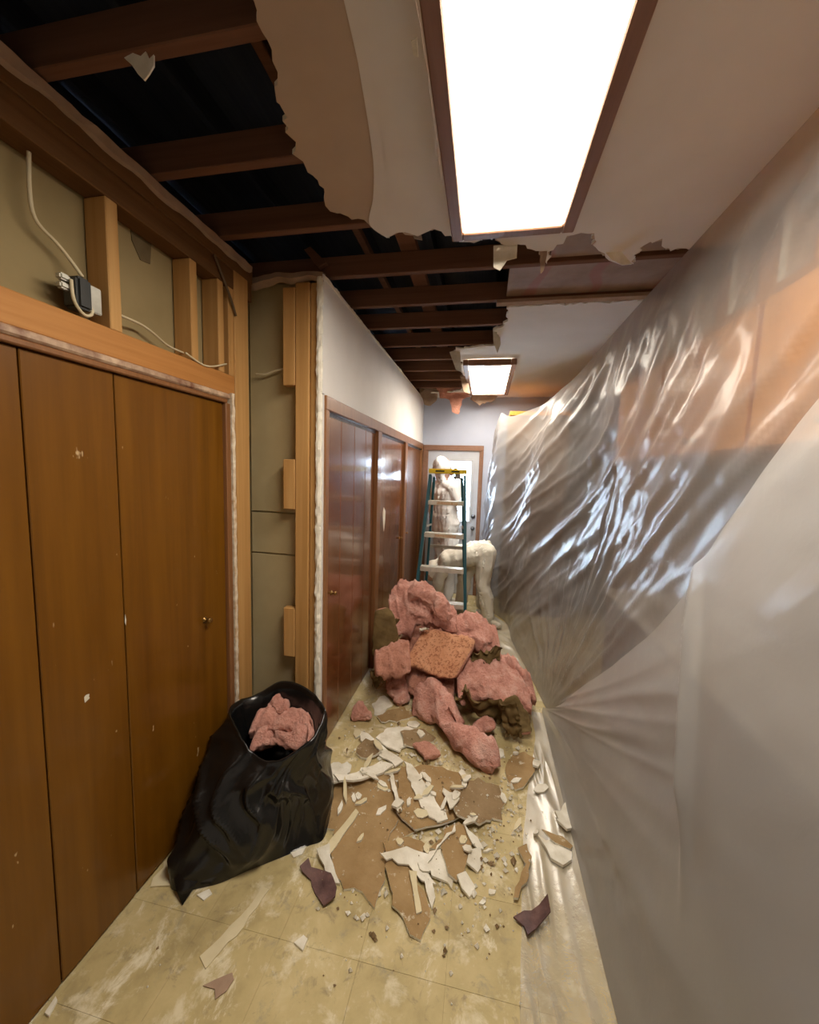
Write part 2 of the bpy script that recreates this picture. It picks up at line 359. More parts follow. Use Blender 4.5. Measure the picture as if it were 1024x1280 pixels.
# water stain patch of dark tar paper in the bay
p = [at(x, y, 0, BACK_X+.004) for x, y in ((163, 275), (178, 262), (190, 290), (188, 330), (176, 325), (165, 300))]
mb = MB(); mb.add(p+[q+Vector((-.003, 0, 0)) for q in p], [tuple(range(6)), tuple(range(11, 5, -1))]+[(i, i+6, (i+1) % 6+6, (i+1) % 6) for i in range(6)]).build('stain_patch', 'stain', wl)

# ---- step wall between the two closets
ws = struct(MB().box(-1.42, REAR_X-.02, STEP_Y+.095, STEP_Y+.11, 0, CEIL).build('wall_step', 'beige_board'), 'opened step in the wall with backing boards and nailing blocks')
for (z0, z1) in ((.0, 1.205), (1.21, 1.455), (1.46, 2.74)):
    MB().box(-1.36, -.95, STEP_Y+.083, STEP_Y+.094, z0+.002, z1-.002, .002).build('backing_board', 'step_board_lit', ws)
MB().box(-1.035, -.955, STEP_Y+.0, STEP_Y+.083, 0, 2.70, .004).build('stud', 'pine_z', ws)
MB().box(-.952, -.915, STEP_Y+.012, STEP_Y+.083, 0, 2.70, .004).build('stud', 'pine_z', ws)
for (z0, z1) in ((2.17, 2.68), (1.49, 1.77), (.62, .915)):
    MB().box(-1.108, -1.037, STEP_Y+.0, STEP_Y+.04, z0, z1, .004).build('nailing_block', 'pine_z', ws)
mb = MB(); rows = []
for i in range(60):
    x = -1.40+.52*i/59; w = .035+.02*nz((x, 0, 0), 12, 3); c = Vector((x, STEP_Y+.01, 2.735+.014*nz((x, 0, 0), 9, 8)))
    rows.append([c+Vector((0, .03, .02)), c+Vector((0, -.012+.01*nz((x, 1, 0), 18, 4), .012)), c+Vector((0, -.02+.012*nz((x, 2, 0), 15, 6), -w*.5)), c+Vector((0, .01, -w))])
mb.grid(rows, 0, True).build('torn_board_edge', 'mauve', ws)

# ---- rear left wall above and between the rear closets
wr = struct(MB().box(REAR_X-.012, REAR_X, STEP_Y+.012, END_Y, 2.125, 2.74).build('wall_left_rear', 'white_wall'), 'off white drywall above the rear closets with a ragged cut edge')
MB().box(REAR_X-.10, REAR_X-.012, STEP_Y+.1, END_Y, 2.13, 2.74).build('framing', 'joist', wr)
MB().box(REAR_X-.012, REAR_X, STEP_Y+.012, STEP_Y+.035, 0, 2.13).build('wall_strip', 'white_wall', wr)
mb = MB(); rows = []; r2 = random.Random(4)
for i in range(150):
    z = 2.72*i/149; c = Vector((REAR_X-.016, STEP_Y+.002, z)); ring = []
    for k in range(8):
        a = 2*math.pi*k/8; rr = .0125+.007*nz((math.cos(a)*2, math.sin(a)*2, z*22), 1.3, 2)
        ring.append(c+Vector((math.cos(a)*rr*1.35, math.sin(a)*rr*.9, 0)))
    rows.append(ring)
mb.grid(rows, 0, True).build('crumbled_gypsum_edge', 'gypsum', wr)
# ragged top edge of that drywall
mb = MB(); rows = []
for i in range(160):
    y = STEP_Y+.02+(END_Y-STEP_Y-.1)*i/159; h = 2.735+.016*nz((0, y, 0), 16, 2)+.008*nz((0, y, 0), 40, 3)
    rows.append([Vector((REAR_X-.012, y, 2.72)), Vector((REAR_X+.004+.004*nz((0, y, 3), 30, 1), y, 2.718+.008*nz((0, y, 0), 22, 9))), Vector((REAR_X+.003, y, h)), Vector((REAR_X-.012, y, h+.008))])
mb.grid(rows, 0, True).build('torn_top_edge', 'gypsum', wr)

# ---- end wall, right wall, wall behind
we = MB()
we.box(REAR_X-.8, -.84, END_Y, END_Y+.1, 0, CEIL+.02); we.box(-.84, -.03, END_Y, END_Y+.1, 2.10, CEIL+.02); we.box(-.03, RIGHT_X+.1, END_Y, END_Y+.1, 0, CEIL+.02)
struct(we.build('wall_back', 'end_wall'), 'white end wall tinted daylight blue around the glazed door')
wright = struct(MB().box(RIGHT_X, RIGHT_X+.1, NEAR_Y, END_Y, 0, CEIL+.02).build('wall_right', 'panel_brown'), 'brown panelled wall behind the plastic sheeting')
struct(MB().box(-2.2, RIGHT_X+.1, NEAR_Y-.1, NEAR_Y, 0, CEIL+.3).build('wall_front', 'white_wall'), 'plain white wall closing the hall behind the viewpoint')
struct(MB().box(-2.2, -2.1, NEAR_Y, END_Y+.1, 0, CEIL+.3).build('wall_closet_back', 'white_wall'), 'rear wall inside the closets')

# ---- ceiling: board with torn edges, joists, attic
near_poly = [(-.50, NEAR_Y), (-.51, .3), (-.56, .88), (-.61, 1.06), (-.67, 1.30), (-.65, 1.41), (-.67, 1.57), (-.59, 1.63), (-.53, 1.67), (-.48, 1.78),
             (-.42, 1.75), (-.35, 1.78), (-.26, 1.74), (-.20, 1.80), (-.16, 1.85), (-.10, 1.86), (-.04, 1.82), (.04, 1.90), (.11, 1.90), (.16, 1.95), (.20, 1.98), (.24, 2.07), (.25, 1.96), (.29, 1.90), (.33, 1.85),
             (.41, 1.86), (.43, 1.95), (.47, 2.00), (.52, 2.09), (.60, 2.13), (.65, 2.14), (.64, 1.98), (.70, 1.95), (.76, 2.03), (RIGHT_X, 2.05), (RIGHT_X, NEAR_Y)]
def lerp_curve(knots, u):
    f = u*(len(knots)-1); i = min(int(f), len(knots)-2); t = f-i
    g = lambda k: Vector(knots[max(0, min(len(knots)-1, k))])
    a, b, c, d = g(i-1), g(i), g(i+1), g(i+2)                     # Catmull-Rom
    return .5*((2*b)+(c-a)*t+(2*a-5*b+4*c-d)*t*t+(3*b-a-3*c+d)*t*t*t)
def smooth2(pts): return [lerp_curve([(a, b, 0) for a, b in pts], i/40) for i in range(41)]
fixed = lambda p: abs(p.x) > 1.5 or p.y < NEAR_Y+.01
ce = struct(prism(MB(), jag(near_poly, .008, .022, 3, fixed), CEIL, CEIL+.014, 0, 1, 0).build('ceiling', ['board_tan', 'gypsum']), 'gypsum board ceiling torn open to the joists')
skim = [(-.30, NEAR_Y), (-.32, .3), (-.36, .92), (-.38, 1.11), (-.42, 1.35), (-.47, 1.52), (-.53, 1.67), (-.48, 1.775)]+near_poly[10:]  # white layer over the tan board, ending along a curve on the left
prism(MB(), [Vector((p.x, p.y)) for p in smooth2(skim[:8])]+jag(skim[8:], .007, .022, 5, fixed, False), CEIL-.004, CEIL-.0005, 0, 0, 0).build('white_layer', 'ceiling_white', ce)
skim2 = [(-.27, NEAR_Y), (-.29, .3), (-.325, .92), (-.345, 1.11), (-.375, 1.35), (-.40, 1.5), (-.40, 1.68)]+[(-.33, 1.70), (-.26, 1.66), (-.2, 1.5), (-.2, NEAR_Y)]
prism(MB(), [Vector((p.x, p.y)) for p in smooth2(skim2[:7])]+jag(skim2[7:], .003, .05, 6, fixed, False), CEIL-.008, CEIL-.0045, 0, 0, 0).build('white_layer', 'ceiling_white', ce)
far_poly = [(.08, 2.575), (.10, 2.72), (.09, 2.85), (.02, 2.95), (.05, 3.12), (.05, 3.30), (-.10, 3.30), (-.20, 3.36), (-.29, 3.35), (-.31, 3.5), (-.27, 3.75), (-.28, 4.1), (-.26, 4.44), (-.28, 4.8), (-.35, 5.0), (-.55, 5.12), (-.8, 5.15), (-.87, 5.2), (-.87, END_Y), (RIGHT_X, END_Y), (RIGHT_X, 2.575)]
prism(MB(), jag(far_poly, .011, .025, 8, fixed), CEIL, CEIL+.014, 0, 1, 0).build('ceiling_board', ['ceiling_white', 'gypsum'], ce)
# closet ceilings left of the white wall
MB().box(-2.1, REAR_X-.1, STEP_Y+.11, END_Y, CEIL-.1, CEIL-.085).build('closet_ceiling', 'board_tan', ce)
JY = [-.95, -.55, -.17, .20, .58, .96, 1.335, 1.71, 2.13, 2.52, 2.90, 3.31, 3.70, 4.10, 4.50, 4.90, 5.30]
jm = MB().box(-2.05, RIGHT_X+.05, -.019, .019, 0, .105, .003); jp = None
for y in JY:
    if jp is None: jp = jm.build('joist', 'joist', ce); o = jp
    else: o = jp.copy(); COL.objects.link(o); o.parent = ce
    o.location = (0, y, CEIL+.016)
for x in (-.45, .55): MB().box(x-.045, x+.045, NEAR_Y, END_Y, CEIL+.123, CEIL+.163, .003).build('attic_brace', 'joist', ce)
MB().box(-.80, -.76, 1.0, 5.3, CEIL+.30, CEIL+.34, .003).build('attic_brace', 'joist', ce)
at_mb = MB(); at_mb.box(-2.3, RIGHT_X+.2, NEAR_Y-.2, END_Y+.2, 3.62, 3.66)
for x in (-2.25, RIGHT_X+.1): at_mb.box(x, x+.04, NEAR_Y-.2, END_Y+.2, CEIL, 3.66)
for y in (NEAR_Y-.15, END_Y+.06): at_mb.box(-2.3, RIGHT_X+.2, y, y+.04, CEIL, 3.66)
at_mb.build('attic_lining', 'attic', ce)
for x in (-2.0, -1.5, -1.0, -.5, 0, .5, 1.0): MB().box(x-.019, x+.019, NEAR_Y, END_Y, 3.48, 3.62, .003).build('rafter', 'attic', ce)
# flap of bright paper hanging under the first light, and paper shreds on the torn edge
def shred(name, pts, mat, parent, thick=.004, label=None):
    """thin hanging scrap through given 3-D outline points"""
    pts = [Vector(q) for q in pts]; n = len(pts); nrm = (pts[1]-pts[0]).cross(pts[2]-pts[0]).normalized()*thick
    mb = MB().add(pts+[q+nrm for q in pts], [tuple(range(n)), tuple(range(2*n-1, n-1, -1))]+[(i, i+n, (i+1) % n+n, (i+1) % n) for i in range(n)])
    o = mb.build(name, mat, parent)
    if label: o['label'] = label
    return o
def px(pts, ax, v): return [at(x, y, ax, v) for x, y in pts]
shred('hanging_flap', px(((617, 307), (647, 305), (646, 322), (634, 325), (630, 331), (625, 338), (617, 334)), 1, 1.91), 'plaster', ce, .006, 'pale flap of board hanging below the first light')
shred('hanging_flap', px(((676, 305), (684, 303), (684, 318), (680, 338), (676, 342), (675, 325)), 1, 1.97), 'mauve', ce)
shred('hanging_flap', px(((752, 288), (766, 290), (775, 312), (790, 330), (778, 331), (765, 325), (756, 314)), 1, 2.02), 'plaster', ce)
shred('hanging_flap', px(((512, 285), (525, 285), (528, 300), (518, 298)), 1, 1.83), 'board_tan', ce)
shred('hanging_flap', px(((616, 410), (623, 406), (626, 430), (622, 442), (617, 428)), 1, 3.1), 'plaster', ce)
shred('hanging_flap', px(((562, 440), (575, 436), (577, 465), (570, 462)), 1, 3.42), 'plaster', ce)
shred('hanging_flap', px(((575, 470), (583, 462), (588, 492), (580, 490)), 1, 4.3), 'mauve', ce)
shred('hanging_flap', px(((514, 52), (521, 48), (523, 72), (517, 70)), 2, CEIL-.012), 'plaster', ce)
# printed kraft facing still stapled between two joists
MB().box(.075, 1.5, 2.15, 2.50, CEIL+.03, CEIL+.045, .002).build('kraft_facing', 'kraft_print', ce)
MB().box(.02, 1.5, 2.49, 2.545, CEIL-.006, CEIL+.014, .002).build('torn_board_edge', 'mauve', ce)
# printed facing shows above the torn near edge too
MB().box(.26, 1.5, 1.74, 2.10, CEIL+.03, CEIL+.042, .002).build('kraft_facing', 'kraft_print', ce)

# ---- doors
def knob(c, axis, parent, mat='brass', s=1.0):
    return MB().lathe(c, axis, [(0, .020*s), (.004*s, .020*s), (.006*s, .009*s), (.022*s, .008*s), (.026*s, .014*s), (.034*s, .018*s), (.042*s, .015*s), (.046*s, .004*s)]).build('knob', mat, parent, True)
d1 = empty('door_1', (FRONT_X-.02, 1.3, 0), 'amber wooden folding closet doors with scuffed varnish', None, None, 'structure')
EDGES = [-.28, .02, .305, .59, .872, 1.153, 1.722]
for a, b in zip(EDGES[:-1], EDGES[1:]):
    dz = .002*rnd.random(); leaf = MB().box(FRONT_X-.04, FRONT_X-.008+dz, a+.0022, b-.0022, .012, 2.028, .0025).build('door_leaf', 'door_front', d1)
knob((FRONT_X-.008, 1.565, .985), (1, 0, 0), d1, 'brass', .8)
for (pxx, pyy, ws_, hs_) in ((108, 872, .011, .014), (157, 775, .003, .02)):
    c = at(pxx, pyy, 0, FRONT_X-.007); r3 = random.Random(pxx)
    pts = [c+Vector((0, ws_*math.cos(a)*r3.uniform(.6, 1.2), hs_*math.sin(a)*r3.uniform(.6, 1.2))) for a in [i*2*math.pi/9 for i in range(9)]]
    shred('paint_chip', pts[::-1], 'plaster', d1, .0015)
t1 = struct(MB().box(FRONT_X-.03, FRONT_X+.012, NEAR_Y, 1.735, 2.030, 2.050, .004).build('trim_1', 'casing'), 'scuffed brown casing with white painted edge around the front closet')
MB().box(FRONT_X-.03, FRONT_X+.016, NEAR_Y, 1.755, 2.051, 2.077, .006).build('casing_edge', 'trim_cap', t1)
MB().box(FRONT_X-.03, FRONT_X+.010, 1.724, 1.757, 0, 2.031, .003).build('casing_side', 'casing', t1)
mb = MB(); rows = []
for i in range(120):
    z = 2.085*i/119; c = Vector((FRONT_X+.002, 1.775, z)); w = .011+.003*nz((0, 0, z), 20, 1); d = .012+.003*nz((0, 0, z), 30, 2)
    rows.append([c+Vector((-.02, -w, 0)), c+Vector((d, -w, 0)), c+Vector((d, w, 0)), c+Vector((-.02, w, 0))])
mb.grid(rows, 0, True).build('painted_edge', 'trim_white', t1)

OPEN = [('door_2', 2.075, 3.09, 'red brown wooden closet door nearest the black bag', (2.19, .96), 4),
        ('door_3', 3.21, 4.22, 'red brown wooden closet door in the middle with a bright window reflection', (4.13, .99), 4),
        ('door_4', 4.34, 5.36, 'red brown wooden closet door next to the end wall', (4.45, 1.0), 4)]
for nm, a, b, lab, kb, n in OPEN:
    d = empty(nm, (REAR_X-.02, (a+b)/2, 0), lab, None, None, 'structure')
    for i in range(n):
        y0 = a+(b-a)*i/n; y1 = a+(b-a)*(i+1)/n
        MB().box(REAR_X-.045, REAR_X-.016, y0+.0018, y1-.0018, .012, 2.025, .002).build('door_leaf', 'door_rear', d)
    knob((REAR_X-.016, kb[0], kb[1]), (1, 0, 0), d, 'brass', .8)
    MB().box(REAR_X-.05, REAR_X-.014, a, b, 2.026, 2.046).build('track', 'steel_dark', d)
t2 = struct(MB().box(REAR_X-.03, REAR_X+.014, STEP_Y+.035, END_Y-.002, 2.048, 2.125, .004).build('trim_2', 'casing'), 'brown casing framing the three rear closet doors')
for a, b in ((STEP_Y+.035, 2.073), (3.092, 3.208), (4.222, 4.338), (5.362, END_Y-.002)):
    MB().box(REAR_X-.03, REAR_X+.012, a, b, 0, 2.05, .004).build('casing_post', 'casing', t2)
# end door
d5 = empty('door_5', (-.43, END_Y+.02, 0), 'pale grey glazed exterior door at the end of the hall', None, None, 'structure')
fr = MB(); X0, X1, WX0, WX1, WZ0, WZ1 = -.838, -.032, -.57, -.175, 1.05, 1.90
fr.box(X0, WX0, END_Y+.0, END_Y+.045, .0, 2.09); fr.box(WX1, X1, END_Y+.0, END_Y+.045, .0, 2.09)
fr.box(WX0, WX1, END_Y+.0, END_Y+.045, .0, WZ0); fr.box(WX0, WX1, END_Y+.0, END_Y+.045, WZ1, 2.09); fr.build('door_slab', 'door_grey', d5)
wf = MB()
for (a, b, c, d) in ((WX0-.02, WX0+.012, WZ0-.02, WZ1+.02), (WX1-.012, WX1+.02, WZ0-.02, WZ1+.02), (WX0+.012, WX1-.012, WZ0-.02, WZ0+.012), (WX0+.012, WX1-.012, WZ1-.012, WZ1+.02)):
    wf.box(a, b, END_Y-.012, END_Y, c, d, .003)
g = wf.build('window_frame', 'door_grey', d5)
MB().box(WX0, WX1, END_Y+.02, END_Y+.024, WZ0, WZ1).build('pane', 'glass', d5)
knob((-.125, END_Y, .96), (0, -1, 0), d5, 'steel_dark', 1.4)
MB().lathe((-.125, END_Y, 1.13), (0, -1, 0), [(0, .03), (.012, .03), (.016, .022), (.024, .012), (.028, .004)]).build('deadbolt', 'steel_dark', d5, True)
t3 = MB(); t3.box(-.865, -.79, END_Y-.022, END_Y-.0006, 0, 2.035, .003); t3.box(-.08, -.025, END_Y-.022, END_Y-.0006, 0, 2.035, .003); t3.box(-.865, -.025, END_Y-.022, END_Y-.0006, 2.036, 2.11, .003)
struct(t3.build('trim_3', 'fixture_wood'), 'brown casing around the glazed end door')
struct(MB().box(-.865, .0, END_Y+.05, END_Y+.3, -.05, .0).build('trim_4', 'door_grey'), 'sill outside the end door')

# ================================================================== LIGHT FIXTURES
def fixture(x0, x1, y0, y1, label):
    f = empty('ceiling_light', ((x0+x1)/2, (y0+y1)/2, CEIL), label, 'light', 'wood framed fluorescent ceiling lights')
    w = .048; zb = 2.70; zt = CEIL-.009
    for (a, b, c, d) in ((x0-w, x0, y0-w, y1+w), (x1, x1+w, y0-w, y1+w), (x0, x1, y0-w, y0), (x0, x1, y1, y1+w)):
        MB().box(a+.0005, b-.0005, c+.0005, d-.0005, zb, zt, .004).build('frame_rail', 'fixture_wood', f)
    MB().box(x0+.001, x1-.001, y0+.001, y1-.001, zb+.010, zb+.016).build('lens', 'lens', f)
    return f
fixture(-.137, .255, .40, 1.70, 'long wood framed ceiling light over the plastic covered floor')
fixture(-.195, .185, 3.68, 4.96, 'wood framed ceiling light near the glazed end door')

# ================================================================== BEHIND THE PLASTIC
def pull(c, parent): return MB().lathe(c, (-1, 0, 0), [(0, .006), (.012, .006), (.016, .014), (.024, .012), (.028, .003)], 12).build('knob', 'brass', parent, True)
cabs = ((.15, .95, 'orange wooden wall cabinet nearest the viewpoint behind the clear film'), (.955, 1.75, 'orange wooden wall cabinet behind the clear film, next to the nearest one'),
        (1.755, 2.55, 'orange wooden wall cabinet behind the middle of the clear film'), (2.555, 3.3, 'orange wooden wall cabinet behind the clear film beside the sagging corner'))
for a, b, lab in cabs:
    c = empty('wall_cabinet', (1.25, (a+b)/2, 1.84), lab, 'cabinet', 'cabinets behind the plastic')
    MB().box(1.02, RIGHT_X-.002, a, b, 1.84, 2.42, .003).build('carcass', 'cabinet', c); m = (a+b)/2
    for y0, y1, ky in ((a+.012, m-.003, m-.04), (m+.003, b-.012, m+.04)):
        d = MB().box(.998, 1.019, y0, y1, 1.855, 2.405, .004).build('door', 'cabinet', c); pull((.998, ky, 1.92), d)
sw = struct(MB().box(1.115, 1.125, .1, 3.4, 2.425, CEIL-.001).build('trim_5', 'cabinet'), 'opened soffit above the wall cabinets with short bare studs')
for y in [.2+.30*i for i in range(11)]: MB().box(1.03, 1.113, y, y+.04, 2.46, 2.72, .003).build('stud', 'plaster', sw)
MB().box(1.03, 1.113, .1, 3.4, 2.425, 2.459, .003).build('plate', 'pine_y', sw); MB().box(1.03, 1.113, .1, 3.4, 2.721, 2.758, .003).build('plate', 'plate', sw)
bases = ((.15, 1.1, 'brown base cabinet under the counter nearest the viewpoint'), (1.105, 2.05, 'brown base cabinet under the middle of the counter'), (2.055, 3.0, 'brown base cabinet at the far end of the counter'))
for a, b, lab in bases:
    c = empty('base_cabinet', (1.2, (a+b)/2, 0), lab, 'cabinet', 'cabinets behind the plastic')
    MB().box(.96, RIGHT_X-.002, a, b, .0, .87, .003).build('carcass', 'panel_brown', c); m = (a+b)/2
    for y0, y1, ky in ((a+.012, m-.003, m-.04), (m+.003, b-.012, m+.04)):
        d = MB().box(.938, .959, y0, y1, .12, .70, .004).build('door', 'panel_brown', c); pull((.938, ky, .62), d)
        d = MB().box(.938, .959, y0, y1, .715, .855, .004).build('drawer', 'panel_brown', c); pull((.938, (y0+y1)/2, .785), d)
tag(MB().box(.92, RIGHT_X-.002, .13, 3.02, .871, .91, .006).build('counter_top', 'counter'), 'pale laminate worktop behind the plastic sheeting', 'worktop')
c = empty('tall_cabinet', (.6, 5.05, 0), 'tall brown cabinet with orange top moulding under the plastic beside the end door', 'cabinet')
MB().box(.285, .95, 4.83, END_Y-.004, 0, 2.43, .004).build('carcass', 'panel_brown', c)
MB().box(.265, .96, 4.81, END_Y-.004, 2.431, 2.48, .004).build('top_moulding', 'cabinet', c)
for z0, z1 in ((.1, 1.2), (1.21, 2.44)):
    d = MB().box(.264, .284, 4.86, END_Y-.03, z0, z1, .004).build('door', 'panel_brown', c); pull((.264, 4.92, (z0+z1)/2), d)

# ================================================================== PLASTIC SHEETING
PIN = (2.85, 0.0)
def fold(y, z, freq, sharp, seed):
    dy, dz = PIN[0]-y, z-PIN[1]; r = math.hypot(dy, dz)+1e-6; ph = math.atan2(dz, dy)
    q = ph*freq+1.6*nz((ph*6, r*.7, 0), 1, seed)+.8*nz((ph*15, r*.4, 1), 1, seed+2)
    s = sab(math.sin(q)); return (1-s)**sharp*min(1, r/.45)*(.35+.65*(.5+.5*nz((ph*9, r*.9, 3), 1, seed+4))), r
topA = [(.85, -.9, 2.752), (.85, -.1, 2.752), (.85, .6, 2.752), (.85, 1.2, 2.752), (.85, 1.8, 2.752), (.85, 2.4, 2.752), (.85, 2.95, 2.75), (.845, 3.36, 2.738), (.76, 3.75, 2.62), (.674, 4.0, 2.55), (.57, 4.25, 2.466), (.47, 4.4, 2.436), (.273, 4.65, 2.397), (.165, 4.79, 2.455), (.17, 5.1, 2.44), (.19, 5.36, 2.43)]
botA = [(.60, -.9, .008), (.60, -.1, .008), (.60, .6, .008), (.60, 1.25, .008), (.60, 1.9, .008), (.585, 2.5, .008), (.535, 2.86, .008), (.48, 3.3, .008), (.42, 3.75, .008), (.39, 4.02, .008), (.38, 4.3, .008), (.36, 4.5, .008), (.24, 4.72, .008), (.05, 4.86, .008), (.0, 5.1, .008), (.0, 5.36, .008)]
NU, NV = 420, 150; rows = []
for i in range(NU+1):
    u = i/NU; T, B = lerp_curve(topA, u), lerp_curve(botA, u); row = []
    for j in range(NV+1):
        t = j/NV; p = B.lerp(T, t); sag = math.sin(math.pi*t)
        far = max(0, min(1, (p.y-3.2)/.8)); near = 1-far
        p.x += (.15*sag-.03*math.sin(2*math.pi*t))*near; p.x += .05*far*sag*math.sin(p.y*5+p.z*2)
        if far: p.x -= .02*far*(1-t)**3
        edge = min(1, (1-t)*14)*min(1, t*10+.2)
        f1, r = fold(p.y, p.z, 13, 2.6, 3); f2, _ = fold(p.y, p.z, 31, 2.4, 9)
        cc = p.y+1.15*p.z; al = p.z-.7*p.y                       # taut folds running up toward the viewpoint
        g1 = (1-sab(nz((cc*1.5, al*.22, 0), 1.6, 17)))**4; g2 = (1-sab(nz((cc*1.5, al*.3, 5), 3.6, 19)))**5
        k = max(0, min(1, (r-.9)/1.1)) if p.y < PIN[0] else max(0, min(1, (r-.5)/.8))
        d = (1-k)*(.036*f1+.012*f2)+k*(.046*g1+.018*g2)
        dd = fbm((p.x, p.y*1.6, p.z*1.6), 2.4, 5, 3)
        d += .012*dd*(1-.4*far)+far*t*.010*(1-abs(nz((p.y*2, p.z*1.5, 2), 3.5, 13)))**4
        p.x -= d*edge; row.append(p)
    rows.append(row)
sa = empty('plastic_sheet', (.5, 2.0, 0), 'clear crinkled plastic sheet hung from the ceiling along the whole right side', 'plastic sheet')
MB().grid(rows).build('hanging_film', 'film', sa, True)
rows = []; edgeA = [(.40, 3.0), (.30, 3.4), (.16, 3.75), (.06, 4.0), (.02, 4.4), (-.02, 4.85)]; inA = [(.47, 2.95), (.46, 3.3), (.42, 3.75), (.39, 4.02), (.38, 4.4), (.05, 4.86)]
for i in range(90):
    p, q = lerp_curve([(a, b, 0) for a, b in inA], i/89), lerp_curve([(a, b, 0) for a, b in edgeA], i/89); row = []
    for j in range(30):
        c = p.lerp(q, j/29); flat = min(1, max(0, (min(math.hypot(c.x-bx, c.y-by) for bx, by in ((.13, 4.36), (.19, 4.32), (.24, 4.28), (-.2, 4.69)))-.07)/.10))
        c.z = .0035+.022*flat*max(0, (1-abs(nz((c.x*3+c.y*2, c.y*.8-c.x, 0), 2.6, 44)))**5)*min(1, j/6); row.append(c)
    rows.append(row)
MB().grid(rows).build('floor_film', 'film_floor', sa, True)

topB = [(-.9, 2.45), (-.4, 2.42), (.2, 2.36), (.7, 2.18), (1.0, 1.94), (1.13, 1.79), (1.27, 1.52), (1.49, 1.23), (1.92, .80), (2.37, .35), (2.6, .16), (2.80, .04)]
sb = empty('plastic_sheet', (.45, 1.2, 0), 'milky plastic sheet overlapping in front, its diagonal edge running down to the pile', 'plastic sheet')
rows = []; NU, NV = 300, 110
for i in range(NU+1):
    u = i/NU; q = lerp_curve([(a, b, 0) for a, b in topB], u); y0, zt = q.x, max(.03, q.y); row = []
    for j in range(NV+1):
        t = j/NV; z = .006+(zt-.006)*t; y = y0; x = .512+.106*z
        yr = 1.30-(1.43-z)*.31; k = y-yr; low = min(1, max(0, (z-.40)*2.2))
        ridge = math.exp(-(k/.028)**2)*min(1, max(0, (1.62-z)*3))*min(1, max(0, (z-.5)*2.5))
        left = 1/(1+math.exp(-(k-.05)/(.03+.12*(1-low))))
        f1, r = fold(y, z, 11, 2.4, 21); f2, _ = fold(y, z, 27, 2.0, 22)
        d = .040*ridge*low-.036*low*left*min(1, max(0, (1.6-z)*2))*min(1, max(0, r-.25))
        d += left*(.024*f1+.008*f2)*min(1, z*1.3+.06)+.010*fbm((0, y, z), 2.0, 31, 3)*min(1, z*2)
        d += (1-left)*.006*math.sin(9*y-2.6*z+2*nz((y, z, 0), 1.2, 8))
        if z < .22: x -= .012*((.22-z)/.22)**2
        row.append(Vector((x-d, y, z)))
    rows.append(row)
MB().grid(rows).build('hanging_film', 'film_heavy', sb, True)
edgeF = [(.12, -.9), (.14, .3), (.2, 1.1), (.27, 1.74), (.36, 2.2), (.415, 2.5), (.42, 2.78)]
rows = []
for i in range(140):
    q = lerp_curve([(a, b, 0) for a, b in edgeF], i/139); row = []
    for j in range(36):
        t = j/35; x = .500+(q.x+.008*nz((q.y, 0, 0), 6, 2)-.500)*t
        z = .0055+.012*max(0, (1-abs(nz((x*9, q.y*.8, 0), 2.2, 41)))**5)*min(1, t*4)
        row.append(Vector((x, q.y, z)))
    rows.append(row)
MB().grid(rows).build('floor_film', 'film_floor', sb, True)
FILM_PTS = [p for r in rows for p in r]

# ================================================================== WALL WIRING
def smooth_path(pts, n=10):
    return [lerp_curve(pts, i/(n*(len(pts)-1))) for i in range(n*(len(pts)-1)+1)]
jb = empty('junction_box', at(97, 368, 0, FRONT_X-.03), 'black device in a metal outlet box with clamp ears above the front closet', 'outlet box')
c = at(97, 368, 0, FRONT_X-.03)
MB().obox(c, (.032, 0, 0), (0, .024, 0), (0, 0, .048), .008).build('device_body', 'black_box', jb)
MB().obox(c+Vector((-.012, .045, .0)), (.028, 0, 0), (0, .022, 0), (0, 0, .042), .003).build('metal_box', 'metal', jb)
for dz in (.032, .006): MB().obox(c+Vector((.0, -.042, dz)), (.012, 0, 0), (0, .016, 0), (0, 0, .010), .005).build('clamp_ear', 'metal', jb)
MB().tube(smooth_path([c+Vector((.015, -.03, .03)), c+Vector((.02, -.028, -.03)), c+Vector((.02, .0, -.062)), c+Vector((.015, .03, -.05)), c+Vector((.01, .035, -.02))]), .005).build('ground_wire', 'cable', jb, True)
def cable(pts, r, label, mat='cable', grp='old wiring in the opened wall'):
    o = MB().tube(smooth_path(pts), r).build('electrical_cable', mat, None, True); return tag(o, label, 'cable', grp)
Xc = FRONT_X-.05
cable([at(36, 190, 0, Xc), at(37, 240, 0, Xc), at(45, 275, 0, Xc), at(72, 305, 0, Xc), at(88, 325, 0, Xc), at(103, 346, 0, Xc+.02)], .0055, 'pale cable dropping from the top plate to the outlet box')
cable([at(150, 394, 0, Xc+.03), at(175, 405, 0, Xc), at(190, 415, 0, Xc), at(210, 432, 0, Xc), at(229, 441, 0, Xc)], .0045, 'thin pale cable sloping down behind the studs onto the header')
cable([at(232, 441, 0, FRONT_X-.001), at(252, 455, 0, FRONT_X+.003), at(265, 458, 0, FRONT_X+.003), at(283, 455, 0, FRONT_X+.001)], .004, 'short pale wire lying along the header by the corner stud')
cable([(-1.30, STEP_Y+.05, 2.245), (-1.24, STEP_Y+.045, 2.243), (-1.17, STEP_Y+.045, 2.262), (-1.09, STEP_Y+.06, 2.28)], .0055, 'pale cable crossing the beige boards to the nailing block')
cable([at(268, 318, 0, FRONT_X+.01), at(278, 345, 0, FRONT_X+.006), at(288, 372, 0, FRONT_X+.008), at(295, 395, 0, FRONT_X+.006)], .006, 'dark cable hanging from the ceiling over the corner stud', 'cable_dark')

